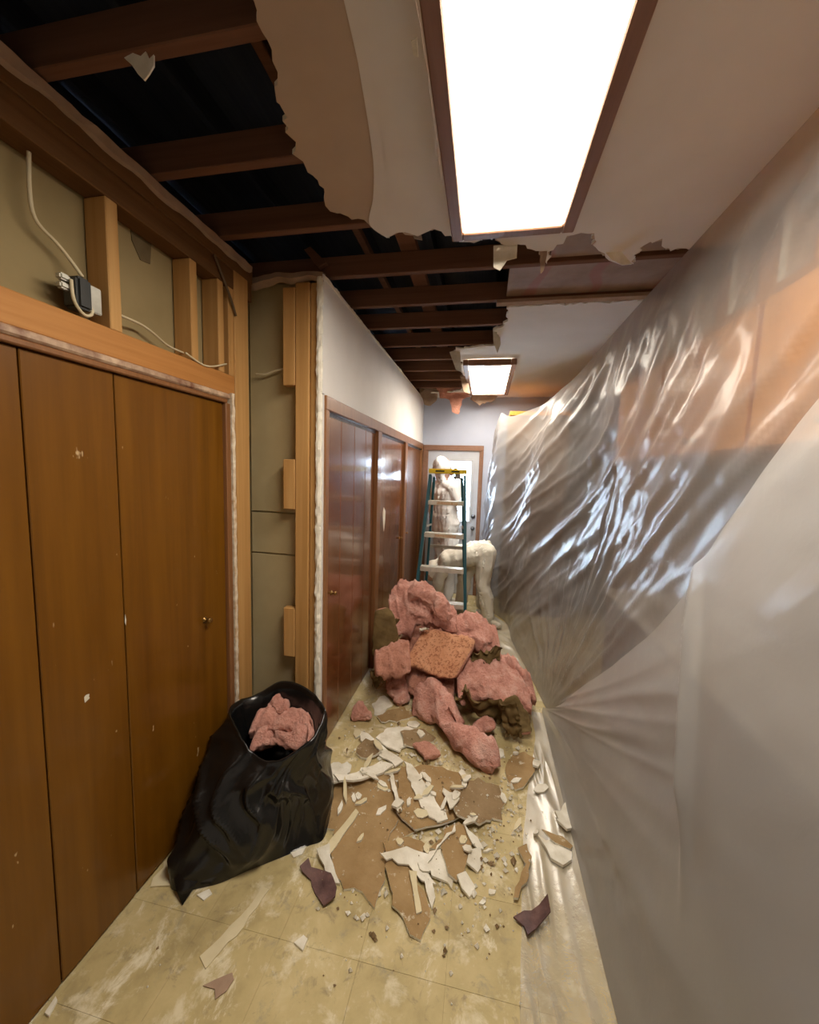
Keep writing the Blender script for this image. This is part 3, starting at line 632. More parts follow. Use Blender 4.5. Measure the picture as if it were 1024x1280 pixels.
# ================================================================== PLASTER AND BOARD DEBRIS
# height of what already lies on the floor, so that each later piece comes to rest on it
GX, GY, GS = -1.30, .80, .006
HT_ = np.zeros((330, 420))
def cell(x, y): return min(329, max(0, int((x-GX)/GS))), min(419, max(0, int((y-GY)/GS)))
def ground(x, y):
    if not (GX < x < GX+330*GS and GY < y < GY+420*GS): return 0.0
    return float(HT_[cell(x, y)])
def cells_in(poly):
    P = np.array([(p[0], p[1]) for p in poly]); lo, hi = P.min(0), P.max(0)
    i0, j0 = cell(lo[0], lo[1]); i1, j1 = cell(hi[0], hi[1])
    I, J = np.meshgrid(np.arange(i0, i1+1), np.arange(j0, j1+1), indexing='ij'); X = GX+(I+.5)*GS; Y = GY+(J+.5)*GS
    ins = np.zeros(X.shape, bool); n = len(P)
    for k in range(n):
        (xa, ya), (xb, yb) = P[k], P[(k+1) % n]
        if ya == yb: continue
        c_ = (ya > Y) != (yb > Y); ins ^= c_ & (X < (xb-xa)*(Y-ya)/(yb-ya)+xa)
    for x, y in P:
        i, j = cell(x, y); ins[i-i0, j-j0] = True
    return I[ins], J[ins], X[ins], Y[ins]
def lay(points):
    """mark surfaces that later pieces rest on"""
    for p in points:
        if GX < p.x < GX+330*GS and GY < p.y < GY+420*GS:
            i, j = cell(p.x, p.y)
            for a in (-1, 0, 1):
                for b in range(-3, 4):
                    u, v = min(329, max(0, i+a)), min(419, max(0, j+b)); HT_[u, v] = max(HT_[u, v], p.z)
lay(FILM_PTS)
def shard(poly, z, thick, label, top='paper_tan', name='board_piece', cat='debris', tilt=(0, 0), curl=0, seed=1, side='gypsum', rag=.006, group='broken board on the floor'):
    pts = [fl(x, y, z) for x, y in poly]; c = sum(pts, Vector())/len(pts)
    out = jag([(p.x, p.y) for p in pts], rag, .03, seed)
    # inner points so that the piece can bend
    xs_ = [p.x for p in out]; ys_ = [p.y for p in out]; inner = []; st = max(.02, min(.05, (max(xs_)-min(xs_))/7))
    y = min(ys_)
    while y < max(ys_):
        x = min(xs_)
        while x < max(xs_): inner.append(Vector((x+rnd.uniform(-.3, .3)*st, y+rnd.uniform(-.3, .3)*st))); x += st
        y += st
    n = len(out); vs, _, fs, *_r = geometry.delaunay_2d_cdt([Vector(p) for p in out]+inner, [], [list(range(n))], 1, 1e-5)
    R = max((Vector((p.x, p.y, 0))-Vector((c.x, c.y, 0))).length for p in pts)
    def relief(x, y):
        d = math.hypot(x-c.x, y-c.y)/max(R, 1e-3)
        return curl*d*d+.003*nz((x, y, 0), 11, seed)+.0012*nz((x, y, 0), 40, seed)
    I, J, X, Y = cells_in(out); rel = np.array([relief(x, y) for x, y in zip(X, Y)]); Hc = HT_[I, J]-rel; dx, dy = X-c.x, Y-c.y
    best = (9, 0, 0); span, mid = .28, (0, 0)
    for it in range(3):                                   # lowest resting pose: height of the centre against tilt
        for ia in range(-5, 6):
            for ib in range(-5, 6):
                a_, b_ = mid[0]+ia*span/5, mid[1]+ib*span/5; off = float((Hc-a_*dx-b_*dy).max())
                if off < best[0]-1e-6: best = (off, a_, b_)
        mid = best[1:]; span *= .25
    c0, ta, tb = best; c0 -= .0004
    def h(p): return max(.0004, c0+ta*(p.x-c.x)+tb*(p.y-c.y)+relief(p.x, p.y))
    HT_[I, J] = np.maximum(HT_[I, J], np.maximum(c0+ta*dx+tb*dy+rel, .0004)+thick)
    mb = MB()
    used = sorted({i for f in fs for i in f}); mp = {i: k for k, i in enumerate(used)}
    mb.add([(vs[i].x, vs[i].y, h(vs[i])+thick) for i in used], [tuple(mp[i] for i in f) for f in fs], 0)
    mb.add([(vs[i].x, vs[i].y, h(vs[i])) for i in used], [tuple(mp[i] for i in f[::-1]) for f in fs], 1)
    O = [Vector(p) for p in out]
    mb.add([(p.x, p.y, h(p)+thick) for p in O]+[(p.x, p.y, h(p)) for p in O], [(i, i+n, (i+1) % n+n, (i+1) % n) for i in range(n)], 1)
    o = mb.build(name, [top, side]); return tag(o, label, cat, group)
S = shard
S([(397, 985), (420, 972), (455, 975), (500, 962), (530, 965), (548, 1000), (520, 1040), (475, 1062), (440, 1050), (408, 1035)], .004, .010, 'large flat tan board piece in the middle of the floor', seed=11)
S([(436, 1012), (470, 1005), (495, 1028), (478, 1068), (480, 1100), (466, 1136), (455, 1112), (432, 1105), (416, 1092), (413, 1058), (420, 1035)], .017, .010, 'tall tan board piece with a pointed lower end beside the bag', seed=12, tilt=(.03, .02))
S([(478, 1060), (510, 1048), (545, 1062), (562, 1040), (530, 1072), (520, 1096), (535, 1128), (538, 1150), (524, 1176), (512, 1170), (492, 1130), (486, 1100)], .012, .010, 'long tan board piece ending in a narrow point on the bare floor', seed=13)
S([(500, 960), (545, 958), (575, 966), (600, 985), (598, 1012), (560, 1030), (520, 1042), (495, 1020)], .016, .010, 'brown board piece under the white strips', seed=14, tilt=(0, .02))
S([(568, 1005), (575, 985), (598, 975), (622, 980), (633, 1000), (625, 1018), (600, 1030), (570, 1026)], .03, .012, 'crumpled brown board lump right of the white strips', 'paper_brown', seed=15, curl=.02, tilt=(.1, 0))
S([(510, 1078), (565, 1060), (585, 1070), (566, 1110), (545, 1100)], .008, .010, 'white backed board piece under the oval brown one', 'plaster', seed=17)
S([(556, 1042), (575, 1032), (592, 1045), (588, 1070), (572, 1100), (560, 1095), (553, 1070)], .022, .011, 'oval brown board piece with white broken edge', seed=16, tilt=(.05, .0))
S([(474, 1074), (508, 1064), (540, 1068), (568, 1037), (562, 1050), (532, 1082), (545, 1104), (528, 1098), (508, 1084)], .028, .007, 'white arrow shaped plaster piece pointing at the bag', 'plaster', 'plaster_piece', seed=18, tilt=(.03, 0))
S([(506, 950), (518, 958), (534, 985), (560, 1022), (548, 1028), (530, 1014), (518, 990), (508, 968)], .036, .008, 'long white plaster strip lying diagonally on the board', 'plaster', 'plaster_piece', seed=19, tilt=(0, .08))
S([(553, 984), (562, 992), (572, 1006), (569, 1022), (561, 1020)], .034, .007, 'short white plaster wedge next to the long strip', 'plaster', 'plaster_piece', seed=20)
S([(486, 966), (491, 966), (502, 1020), (497, 1022)], .02, .006, 'thin white plaster sliver standing out on the tan board', 'plaster', 'plaster_piece', rag=.002, seed=21)
S([(511, 1090), (519, 1092), (527, 1138), (522, 1140)], .026, .006, 'cream plaster sliver on the pointed board piece', 'cream_strip', 'plaster_piece', rag=.002, seed=22)
S([(528, 1098), (540, 1108), (546, 1122), (541, 1136), (532, 1120)], .006, .006, 'white plaster flake beside the pointed board piece', 'plaster', 'plaster_piece', seed=23)
S([(400, 962), (415, 950), (436, 952), (442, 962), (430, 976), (414, 986), (404, 975)], .03, .010, 'white plaster chunk touching the bag', 'plaster', 'plaster_piece', seed=24, curl=.02)
S([(418, 976), (450, 966), (475, 948), (490, 952), (480, 964), (450, 978), (425, 984)], .035, .012, 'curved white plaster piece leading to the plaster chunk', 'plaster', 'plaster_piece', seed=25, tilt=(.06, .05))
S([(448, 908), (462, 915), (490, 938), (505, 950), (495, 955), (472, 940), (452, 922)], .03, .009, 'white plaster bar running under the wide plate', 'plaster', 'plaster_piece', seed=27, tilt=(0, .05))
S([(470, 918), (485, 905), (510, 902), (526, 910), (512, 922), (500, 934), (482, 928)], .045, .010, 'wide white plaster plate in front of the pink heap', 'plaster', 'plaster_piece', seed=26, tilt=(.05, .12))
S([(446, 935), (456, 928), (472, 932), (474, 944), (458, 950), (448, 946)], .02, .014, 'brown broken board chunk behind the plaster chunk', 'paper_brown', seed=28, curl=.02)
S([(466, 878), (480, 868), (492, 878), (482, 888), (500, 888), (480, 896), (468, 892)], .02, .010, 'white plaster piece beside the small pink tuft', 'plaster', 'plaster_piece', seed=29, tilt=(.1, .1))
S([(472, 898), (500, 886), (520, 894), (498, 902), (476, 904)], .006, .009, 'tan board piece half under the heap', seed=30)
S([(500, 918), (530, 912), (545, 922), (528, 936), (505, 934)], .012, .010, 'tan board piece behind the little pink scrap', 'paper_brown', seed=31)
S([(631, 962), (640, 946), (655, 943), (667, 952), (668, 968), (655, 986), (645, 990), (636, 978)], .006, .011, 'rounded tan board disc at the edge of the floor film', seed=32, rag=.003)
S([(648, 1064), (658, 1058), (664, 1075), (662, 1100), (652, 1114), (648, 1128), (643, 1126), (648, 1105), (655, 1085)], .006, .010, 'crescent shaped tan board sliver on the bare floor', seed=33, rag=.003)
S([(695, 1020), (705, 1005), (716, 1012), (718, 1030), (708, 1042), (696, 1034)], .012, .014, 'white plaster lump on the floor film', 'plaster', 'plaster_piece', seed=34, curl=.01)
S([(674, 1046), (690, 1056), (714, 1065), (715, 1080), (704, 1083), (688, 1074)], .010, .014, 'white plaster wedge on the floor film', 'plaster', 'plaster_piece', seed=35, tilt=(.1, 0))
S([(680, 1044), (702, 1042), (714, 1056), (714, 1064), (696, 1056)], .022, .008, 'tan board flake resting behind the white wedge', 'paper_tan', seed=36)
S([(580, 1036), (596, 1046), (606, 1058), (598, 1060), (584, 1048)], .02, .008, 'grey white plaster flake by the crumpled lump', 'plaster', 'plaster_piece', seed=37)
S([(572, 1100), (582, 1094), (595, 1108), (588, 1122), (578, 1116)], .008, .012, 'white plaster nugget below the oval brown piece', 'plaster', 'plaster_piece', seed=38)
S([(586, 1072), (600, 1066), (606, 1080), (596, 1094), (584, 1088)], .006, .010, 'white plaster chip right of the oval brown piece', 'plaster', 'plaster_piece', seed=39)
S([(251, 1197), (262, 1184), (300, 1145), (330, 1108), (336, 1112), (305, 1158), (285, 1180), (256, 1212)], .002, .003, 'long cream paper strip lying in front of the bag', 'cream_strip', 'paper_strip', 'scrap', seed=40, rag=.003, side='cream_strip')
S([(402, 1062), (445, 1012), (449, 1016), (408, 1072)], .030, .006, 'cream plaster sliver leaning over the tan board beside the bag', 'cream_strip', 'plaster_piece', rag=.002, seed=41)
S([(396, 1068), (412, 1066), (416, 1085), (424, 1108), (414, 1104), (404, 1088)], .006, .010, 'white plaster piece behind the dark purple scrap', 'plaster', 'plaster_piece', seed=42)
S([(372, 1084), (384, 1077), (400, 1088), (412, 1094), (424, 1112), (420, 1124), (404, 1128), (394, 1114), (390, 1096)], .016, .006, 'dark purple brown scrap in front of the bag', 'purple', 'scrap', 'scrap', seed=43, curl=.02, side='purple')
S([(644, 1150), (654, 1140), (664, 1144), (682, 1140), (684, 1155), (672, 1168), (660, 1172), (652, 1160)], .010, .008, 'dark purple red scrap at the edge of the floor film', 'purple', 'scrap', 'scrap', seed=44, curl=.03, side='purple')
S([(252, 1236), (266, 1226), (290, 1216), (292, 1226), (282, 1244), (266, 1249), (264, 1240)], .002, .003, 'dusty mauve scrap flat on the bare floor', 'mauve', 'scrap', 'scrap', seed=45, side='mauve')
S([(188, 1108), (216, 1068), (214, 1104), (206, 1110)], .002, .006, 'cream board strip between the closet and the bag', 'cream_strip', 'paper_strip', 'scrap', seed=46, side='cream_strip')
S([(246, 1120), (262, 1112), (266, 1118), (254, 1126)], .002, .005, 'white plaster chip at the front of the bag', 'plaster', 'plaster_piece', seed=47, rag=.002)
S([(362, 1064), (384, 1056), (378, 1068), (366, 1072)], .002, .006, 'white plaster chip under the right side of the bag', 'plaster', 'plaster_piece', seed=48, rag=.002)
S([(55, 1268), (68, 1248), (72, 1252), (60, 1272)], .002, .008, 'white plaster chip against the foot of the front closet', 'plaster', 'plaster_piece', seed=49, rag=.002)
S([(368, 1180), (380, 1170), (386, 1176), (378, 1190)], .002, .008, 'white plaster crumb on bare floor below the purple scrap', 'plaster', 'plaster_piece', seed=50, rag=.002)
# ================================================================== BLACK BAG
bag = empty('rubbish_bag', (-.93, 1.52, 0), 'open black plastic rubbish bag slumped against the front closet', 'bag')
rimP = [at(298, 922, 1, 1.50), at(318, 948, 1, 1.46), at(345, 955, 1, 1.46), at(375, 940, 1, 1.50), at(399, 915, 1, 1.58), at(407, 890, 1, 1.66), at(392, 868, 1, 1.76), at(357, 852, 1, 1.84), at(322, 868, 1, 1.82), at(287, 886, 1, 1.66)]
for q in rimP: q.x = max(q.x, FRONT_X+.04)
botP = [fl(213, 1106), fl(262, 1108), fl(312, 1088), fl(352, 1072), fl(385, 1058), fl(406, 1046), Vector((-.70, 1.74, 0)), Vector((-.84, 1.88, 0)), Vector((-1.08, 1.86, 0)), Vector((-1.205, 1.50, 0))]
N, NR = 120, 70
def loop(pts, k):
    u = k/N*len(pts); i = int(u) % len(pts); t = u-int(u); g = lambda j: pts[j % len(pts)]
    a, b, c, d = g(i-1), g(i), g(i+1), g(i+2)
    return .5*((2*b)+(c-a)*t+(2*a-5*b+4*c-d)*t*t+(3*b-a-3*c+d)*t*t*t)
rows = []
for j in range(NR):
    t = j/(NR-1); row = []
    cen = (sum(botP, Vector())/10).lerp(sum(rimP, Vector())/10, t)
    for k in range(N):
        p = loop(botP, k).lerp(loop(rimP, k), t**.92); out = p-cen; out.z = 0
        if out.length > 1e-4: out.normalize()
        bul = (.055-.115*max(0, out.dot(Vector((.86, -.2, 0))))**2)*math.sin(math.pi*min(1, t*1.02))**.8
        ang = k/N*2*math.pi
        an2 = ang+1.1*(t-.5)+.5*nz((0, 0, t*2), 1, 3)
        w = (1-sab(nz((math.cos(an2)*1.2, math.sin(an2)*1.2, t*.6), 1.3, 2), .004))**5*.05+(1-sab(nz((math.cos(an2-1.9*t)*1.5, math.sin(an2-1.9*t)*1.5, t*.7), 1.8, 6), .004))**6*.022+.016*nz((math.cos(ang), math.sin(ang), t*2), 1.5, 9)-.024
        amp = min(1, t*6)*min(1, (1-t)*5+.15)
        p = p+out*(bul+w*amp)
        p.z += .006*nz((p.x, p.y, p.z), 9, 2)*amp; p.x = max(p.x, FRONT_X+.012); p.z = max(p.z, ground(p.x, p.y)+.001); row.append(p)
    rows.append(row)
# roll the film over the rim and down the inside
cenR = sum(rimP, Vector())/10
for dz, sc in ((.010, .985), (.008, .95), (-.02, .91), (-.07, .86), (-.14, .80), (-.20, .7)):
    row = []
    for k in range(N):
        p = cenR.lerp(rows[NR-1][k], sc)+Vector((0, 0, dz+.006*nz((k*.13, dz*9, 0), 2, 3))); row.append(p)
    rows.append(row)
nr = len(rows); mb = MB().grid(rows, 0, True); LINER = BVHTree.FromPolygons(mb.v, mb.f)
mb.add(rows[0], [tuple(range(N-1, -1, -1))]); mb.build('liner', 'bag', bag, True)
# pinched corner of the bag on the floor
tipc = fl(228, 1133); a, b = rows[2][0], rows[2][8]
mb = MB().add([rows[4][119], rows[7][3], rows[4][9], rows[0][6]+Vector((0, 0, .002)), tipc+Vector((0, 0, .004)), (rows[0][1]+tipc)/2+Vector((0, 0, .03))], [(0, 5, 1), (1, 5, 2), (2, 5, 4), (2, 4, 3), (0, 4, 5), (0, 3, 4)])
mb.build('corner_tip', 'bag', bag, True)

# ================================================================== PINK INSULATION
def slab(path, sides, thick, seed, rough=.02, nu=46, nc=30, round_=.5):
    """a soft slab swept along a path; sides = half-width vectors at each path point"""
    path = [Vector(p) for p in path]; sides = [Vector(s) for s in sides]
    if len(sides) == 1: sides = sides*len(path)
    rows = []; cs = []
    for i in range(nu+1):
        u = i/nu; p = lerp_curve(path, u); s = lerp_curve(sides, u)
        t = (lerp_curve(path, min(1, u+.02))-lerp_curve(path, max(0, u-.02))).normalized(); n = t.cross(s).normalized()
        e = max(0.0, 1-(2*u-1)**8)**.5; e = max(e, .0); row = []
        for k in range(nc):
            a = 2*math.pi*k/nc; ca, sa_ = math.cos(a), math.sin(a)
            X = math.copysign(abs(ca)**round_, ca); Y = math.copysign(abs(sa_)**round_, sa_)
            q = p+s*X*(.35+.65*e)+n*(thick/2)*Y*(.25+.75*e)
            d = (q-p); d.normalize() if d.length > 0 else None
            q = q+d*(fbm(q, 9, seed, 4)*rough*1.3+fbm(q, 38, seed+4, 2)*rough*.45)
            q.z = max(q.z, ground(q.x, q.y)+.001+.003*abs(nz(q, 30, 1))); row.append(q)
        rows.append(row)
    mb = MB().grid(rows, 0, True); mb.add(rows[0], [tuple(range(nc-1, -1, -1))]); mb.add(rows[-1], [tuple(range(nc))]); return mb, rows, nc
SOLIDS = []
def inside(bvh, p):
    votes = 0
    for d in (Vector((.12, .2, 1)).normalized(), Vector((-.3, .9, .15)).normalized(), Vector((.8, -.1, .5)).normalized()):
        k, q = 0, p.copy()
        while k < 24:
            hit = bvh.ray_cast(q, d)
            if hit[0] is None: break
            k += 1; q = hit[0]+d*1e-5
        votes += k % 2
    return votes >= 2
def near(p): return [b for b, lo, hi in SOLIDS if all(lo[i] < p[i] < hi[i] for i in range(3))]
def press(rows):
    """soft wool gives way: draw a vertex back toward its own core until it is out of the pieces already lying there"""
    for row in rows:
        c = sum(row, Vector())/len(row)
        for k, v in enumerate(row):
            for s_ in (1, .93, .86, .78, .7, .6, .5, .4, .3, .2, .1, .04):
                q = c.lerp(v, s_)
                if not any(inside(b, q) for b in near(q)): break
            row[k] = q
def in_bag(rows):
    o = cenR+Vector((0, 0, -.06))
    for row in rows:
        for k, v in enumerate(row):
            d = v-o; L = d.length; hit = LINER.ray_cast(o, d.normalized(), L+.003)
            if hit[0] is not None: row[k] = o+d.normalized()*max(.01, hit[3]-.003)
def batt(path, sides, thick, seed, label, mat='pink', rough=.02, face=None, face_side=1, face_mat='kraft', nu=46, rnd_=.5, bagged=False):
    mb, rows, nc = slab(path, sides, thick, seed, rough, nu, 36, rnd_); base = Vector(path[0]); base.z = 0
    if bagged: in_bag(rows)
    press(rows); mb = MB().grid(rows, 0, True); mb.add(rows[0], [tuple(range(nc-1, -1, -1))]); mb.add(rows[-1], [tuple(range(nc))])
    SOLIDS.append((BVHTree.FromPolygons(mb.v, mb.f), Vector([min(v[i] for v in mb.v) for i in range(3)]), Vector([max(v[i] for v in mb.v) for i in range(3)])))
    e = empty('insulation_batt', base, label, 'insulation', 'torn out pink insulation')
    mb.build('wool', mat, e, True)
    if face:
        # paper facing: follows one broad side of the slab, a little proud of it
        lo, hi = (1, nc//2) if face_side > 0 else (nc//2+1, nc); frows = []
        for i, row in enumerate(rows):
            if not face[0] <= i/nu <= face[1]: continue
            c = sum(row, Vector())/nc
            r_ = []
            for k in range(lo, hi):
                q = row[k]+(row[k]-c).normalized()*.004; q = q+Vector((0, 0, .004*nz(q, 20, seed))); q.z = max(q.z, .004); r_.append(q)
            frows.append(r_)
        f = MB().grid(frows).build('paper_facing', face_mat, e, True)
        f['label'] = 'speckled brown backing' if face_mat == 'speckled' else 'olive brown kraft paper facing'
    return e
A = lambda x, y, Y: at(x, y, 1, Y)
# heap underneath so the upper pieces rest on something
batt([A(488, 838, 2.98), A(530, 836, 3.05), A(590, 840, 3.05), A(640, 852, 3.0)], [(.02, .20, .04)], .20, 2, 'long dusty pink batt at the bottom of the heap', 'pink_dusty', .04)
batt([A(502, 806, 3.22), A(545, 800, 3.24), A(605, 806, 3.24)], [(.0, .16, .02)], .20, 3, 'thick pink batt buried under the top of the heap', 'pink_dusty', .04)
# top of the heap
batt([A(488, 772, 3.08), A(506, 756, 3.16), A(535, 754, 3.16), A(572, 778, 3.10)], [(.06, -.15, -.15), (.06, -.14, -.155), (.03, -.13, -.13), (.02, -.08, -.08)], .12, 5, 'crumpled pink batt on top of the heap by the ladder', 'pink', .05)
batt([A(516, 742, 3.10), A(530, 744, 3.05), A(548, 758, 2.97), A(560, 776, 2.90)], [(.05, .02, .03), (.06, .02, .03), (.05, .0, .03), (.03, 0, .02)], .08, 55, 'pale pink roll folded over the topmost batt', 'pink', .035)
# left kraft batt leaning on the closet
batt([A(482, 830, 2.72), A(483, 795, 2.76), A(478, 760, 2.82)], [(.10, -.01, -.02), (.105, .0, -.05), (.05, .02, .01)], .05, 6, 'narrow batt with olive paper leaning on the closet door', 'pink_dusty', .014, (.02, .99), -1)
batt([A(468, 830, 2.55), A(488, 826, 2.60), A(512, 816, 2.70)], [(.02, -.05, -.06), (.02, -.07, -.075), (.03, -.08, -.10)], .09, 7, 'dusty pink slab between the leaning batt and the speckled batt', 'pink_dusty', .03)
# speckled square batt
batt([A(517, 809, 2.84), A(540, 814, 2.82), A(562, 820, 2.80), A(585, 825, 2.78)], [(-.062, -.10, -.105), (-.066, -.10, -.11), (-.07, -.10, -.115), (-.075, -.10, -.12)], .085, 8, 'square batt lying face up with a speckled orange brown backing', 'pink_dusty', .016, (.03, .97), -1, 'speckled', rnd_=.28)
# right back pieces
batt([A(560, 792, 3.05), A(590, 786, 3.07), A(622, 808, 3.02)], [(.03, -.12, -.08)], .12, 9, 'ragged pink batt behind the speckled one at the foot of the ladder', 'pink', .05)
batt([A(572, 862, 2.66), A(600, 848, 2.74), A(635, 855, 2.74), A(664, 876, 2.66)], [(.02, -.12, -.06), (.04, -.13, -.085), (.03, -.12, -.09), (.01, -.08, -.06)], .10, 10, 'long pink batt reaching toward the plastic sheet', 'pink', .036)
batt([A(618, 838, 2.92), A(643, 840, 2.88), A(668, 862, 2.76)], [(.02, -.10, -.07)], .14, 11, 'pink batt end tucked against the plastic sheet', 'pink', .045)
batt([A(634, 872, 2.60), A(648, 892, 2.54), A(658, 918, 2.46)], [(.05, .0, .03), (.055, -.0, .03), (.035, 0, .01)], .035, 12, 'curling strip of pink batt with dark paper underside by the plastic', 'pink_dusty', .014, (.0, .95), 1)
# front S shaped roll
batt([A(520, 872, 2.62), A(540, 876, 2.56), A(562, 888, 2.46), A(566, 912, 2.32), A(590, 930, 2.22), A(625, 945, 2.16)], [(.0, -.08, -.125), (.0, -.09, -.11), (.04, -.08, -.06), (.08, -.06, -.05), (.05, -.10, -.06), (.02, -.07, -.06)], .13, 13, 'S shaped pink batt sprawling off the front of the heap', 'pink', .034)
batt([A(493, 840, 2.74), A(496, 860, 2.70), A(501, 880, 2.60)], [(.07, .0, .02), (.065, .0, .02), (.03, 0, .01)], .07, 14, 'pink tongue of batt hanging down the left of the heap', 'pink', .034)
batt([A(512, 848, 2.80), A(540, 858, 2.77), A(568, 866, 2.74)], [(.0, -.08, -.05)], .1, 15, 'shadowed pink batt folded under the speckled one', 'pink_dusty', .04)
batt([A(590, 912, 2.42), A(604, 905, 2.44), A(620, 906, 2.42)], [(.0, -.03, -.03), (.0, -.035, -.035), (0, -.02, -.02)], .05, 56, 'small pink tuft caught in the olive kraft paper', 'pink', .02, nu=20)
batt([fl(442, 890, .045), fl(454, 890, .06), fl(465, 896, .04)], [(.0, -.02, -.035), (.01, -.02, -.05), (0, -.01, -.02)], .05, 16, 'small pink tuft lying beside the rear closet', 'pink', .024, nu=24)
batt([fl(524, 928, .03), fl(535, 936, .034), fl(542, 947, .03)], [(.045, .03, 0)], .025, 17, 'little flat pink scrap among the plaster', 'pink_dusty', .012, nu=20)
# wool inside the bag
for path, sd, th, s_, lab in (([A(316, 906, 1.70), A(335, 898, 1.74), A(360, 900, 1.74), A(388, 910, 1.70)], (.0, -.05, -.035), .07, 20, 'pink wool bulging in the mouth of the black bag'),
                      ([A(335, 890, 1.77), A(348, 880, 1.79), A(360, 886, 1.77)], (.0, -.03, -.03), .05, 21, 'pale pink tuft at the back of the black bag'),
                      ([A(375, 903, 1.72), A(387, 901, 1.72), A(393, 918, 1.67)], (.0, -.03, -.03), .05, 22, 'pink tuft against the right rim of the black bag'),
                      ([A(318, 920, 1.66), A(345, 916, 1.70), A(382, 922, 1.66)], (.0, -.05, -.04), .07, 23, 'pink wool deep inside the black bag')):
    batt(path, [sd], th, s_, lab, 'pink', .022, nu=26, bagged=True)
def crumple(name, c, ux, uy, amp, seed, label, mat, cat='paper', group=None, n=34):
    """a crumpled sheet: solid, folded by ridged noise"""
    c, ux, uy = Vector(c), Vector(ux), Vector(uy); nn = ux.cross(uy).normalized(); rows = []
    if nn.z < 0: nn = -nn
    for i in range(n+1):
        row = []
        for j in range(n+1):
            a, b = 2*i/n-1, 2*j/n-1; w = 1+.22*nz((a*1.3, b*1.3, 0), 1.4, seed)
            q = c+ux*a*w+uy*b*w; d = (1-abs(nz((a, b, 0), 1.0, seed+1)))**2*amp+(1-abs(nz((a, b*.5, 2), 1.9, seed+2)))**3*amp*.6-amp*.7
            q = q+nn*d; q.z = max(q.z, ground(q.x, q.y)+.004)
            for _ in range(3):
                hit = [b_ for b_ in near(q) if inside(b_, q)]
                if not hit: break
                loc, nrm_, ix, ds = hit[0].find_nearest(q); q = loc+(loc-q).normalized()*.004
            row.append(q)
        rows.append(row)
    mb = MB().grid(rows); low = [[q-nn*.003 for q in r] for r in rows]; mb.grid([r[::-1] for r in low])
    o = mb.build(name, mat, None, True); return tag(o, label, cat, group)
crumple('kraft_paper', A(606, 828, 2.84), (.10, .02, .03), (.03, -.03, .09), .07, 3, 'dark crumpled kraft paper sticking up right of the speckled batt', 'kraft', 'paper', 'torn kraft paper')
crumple('kraft_paper', A(605, 886, 2.50), (.17, .0, -.05), (.03, -.06, .085), .10, 4, 'crumpled olive kraft paper spilling out below the long batt', 'kraft', 'paper', 'torn kraft paper')
crumple('kraft_paper', A(637, 902, 2.38), (.03, .0, -.11), (.05, -.03, .015), .05, 5, 'stiff dark kraft strip pointing at the floor beside the plastic', 'kraft', 'paper', 'torn kraft paper')
crumple('kraft_paper', A(490, 792, 2.90), (.04, -.02, .03), (-.03, -.04, -.10), .05, 6, 'olive kraft paper wedged between the closet and the heap', 'kraft', 'paper', 'torn kraft paper')
crumple('kraft_paper', A(472, 850, 2.62), (.05, .0, .02), (.0, -.04, .07), .05, 7, 'small dark kraft paper at the foot of the closet door', 'kraft', 'paper', 'torn kraft paper')
crumple('wall_paper_scrap', A(530, 787, 2.84), (.035, -.01, .015), (.005, -.03, .01), .02, 8, 'white scrap of paper on the top batt', 'plaster', 'scrap')

# loose chips among the larger pieces
rk = random.Random(21); n_chip = 0; i = -1
def under_wool(x, y): return any(b.ray_cast(Vector((x, y, -.05)), Vector((0, 0, 1)))[0] is not None for b, lo, hi in SOLIDS if lo.x-.03 < x < hi.x+.03 and lo.y-.03 < y < hi.y+.03)
while n_chip < 53 and i < 400:
    i += 1; x, y = rk.gauss(530, 70), rk.gauss(985, 60)
    q = fl(x, y)
    if not (-.8 < q.x < .4 and 1.2 < q.y < 2.6) or (x < 425 and y > 940): continue
    if any(under_wool(q.x+ex, q.y+ey) for ex, ey in ((0, 0), (.04, 0), (-.04, 0), (0, .05), (0, -.05))): continue
    n_chip += 1
    w, h_, a = rk.uniform(3, 11), rk.uniform(2, 6), rk.uniform(0, 3.1)
    ring = [(x+w*math.cos(t)*math.cos(a)-h_*math.sin(t)*math.sin(a), y+w*math.cos(t)*math.sin(a)+h_*math.sin(t)*math.cos(a)) for t in [k*2*math.pi/6+rk.uniform(-.3, .3) for k in range(6)]]
    cm = rk.choice(('plaster', 'plaster', 'cream_strip'))
    S(ring[::-1], rk.uniform(.012, .032), rk.uniform(.005, .012), 'small white plaster chip lying loose among the broken board' if cm == 'plaster' else 'small cream coloured chip lying loose among the broken board', cm, 'plaster_chip', 'debris', (rk.uniform(-.2, .2), rk.uniform(-.2, .2)), 0, 60+i, 'gypsum', .002, 'loose white plaster chips' if cm == 'plaster' else 'loose cream chips')
# uncountable crumbs: one object
mb = MB(); rc = random.Random(5)
def crumb(c, s):
    if under_wool(c.x, c.y) or (ground(c.x, c.y) > .004 and rc.random() < .86): return
    if ground(c.x, c.y) > .004: s *= .6
    c.z = ground(c.x, c.y)+.0005+s*.35; vs = []
    for d in ((1, 0, 0), (-1, 0, 0), (0, 1, 0), (0, -1, 0), (0, 0, 1), (0, 0, -.5)): vs.append(c+Vector(d)*s*rc.uniform(.4, 1.2))
    mb.add(vs, [(0, 2, 4), (2, 1, 4), (1, 3, 4), (3, 0, 4), (2, 0, 5), (1, 2, 5), (3, 1, 5), (0, 3, 5)], rc.choice((0, 0, 0, 1)))
for i in range(2200):
    q = fl(rc.gauss(545, 75), rc.gauss(990, 75))
    if q.y < 1.0 or q.y > 2.75 or not (-.84 < q.x < .44) or (q.x < -.6 and q.y < 1.98): continue
    crumb(Vector((q.x, q.y, .002)), abs(rc.gauss(0, .0075))+.0015)
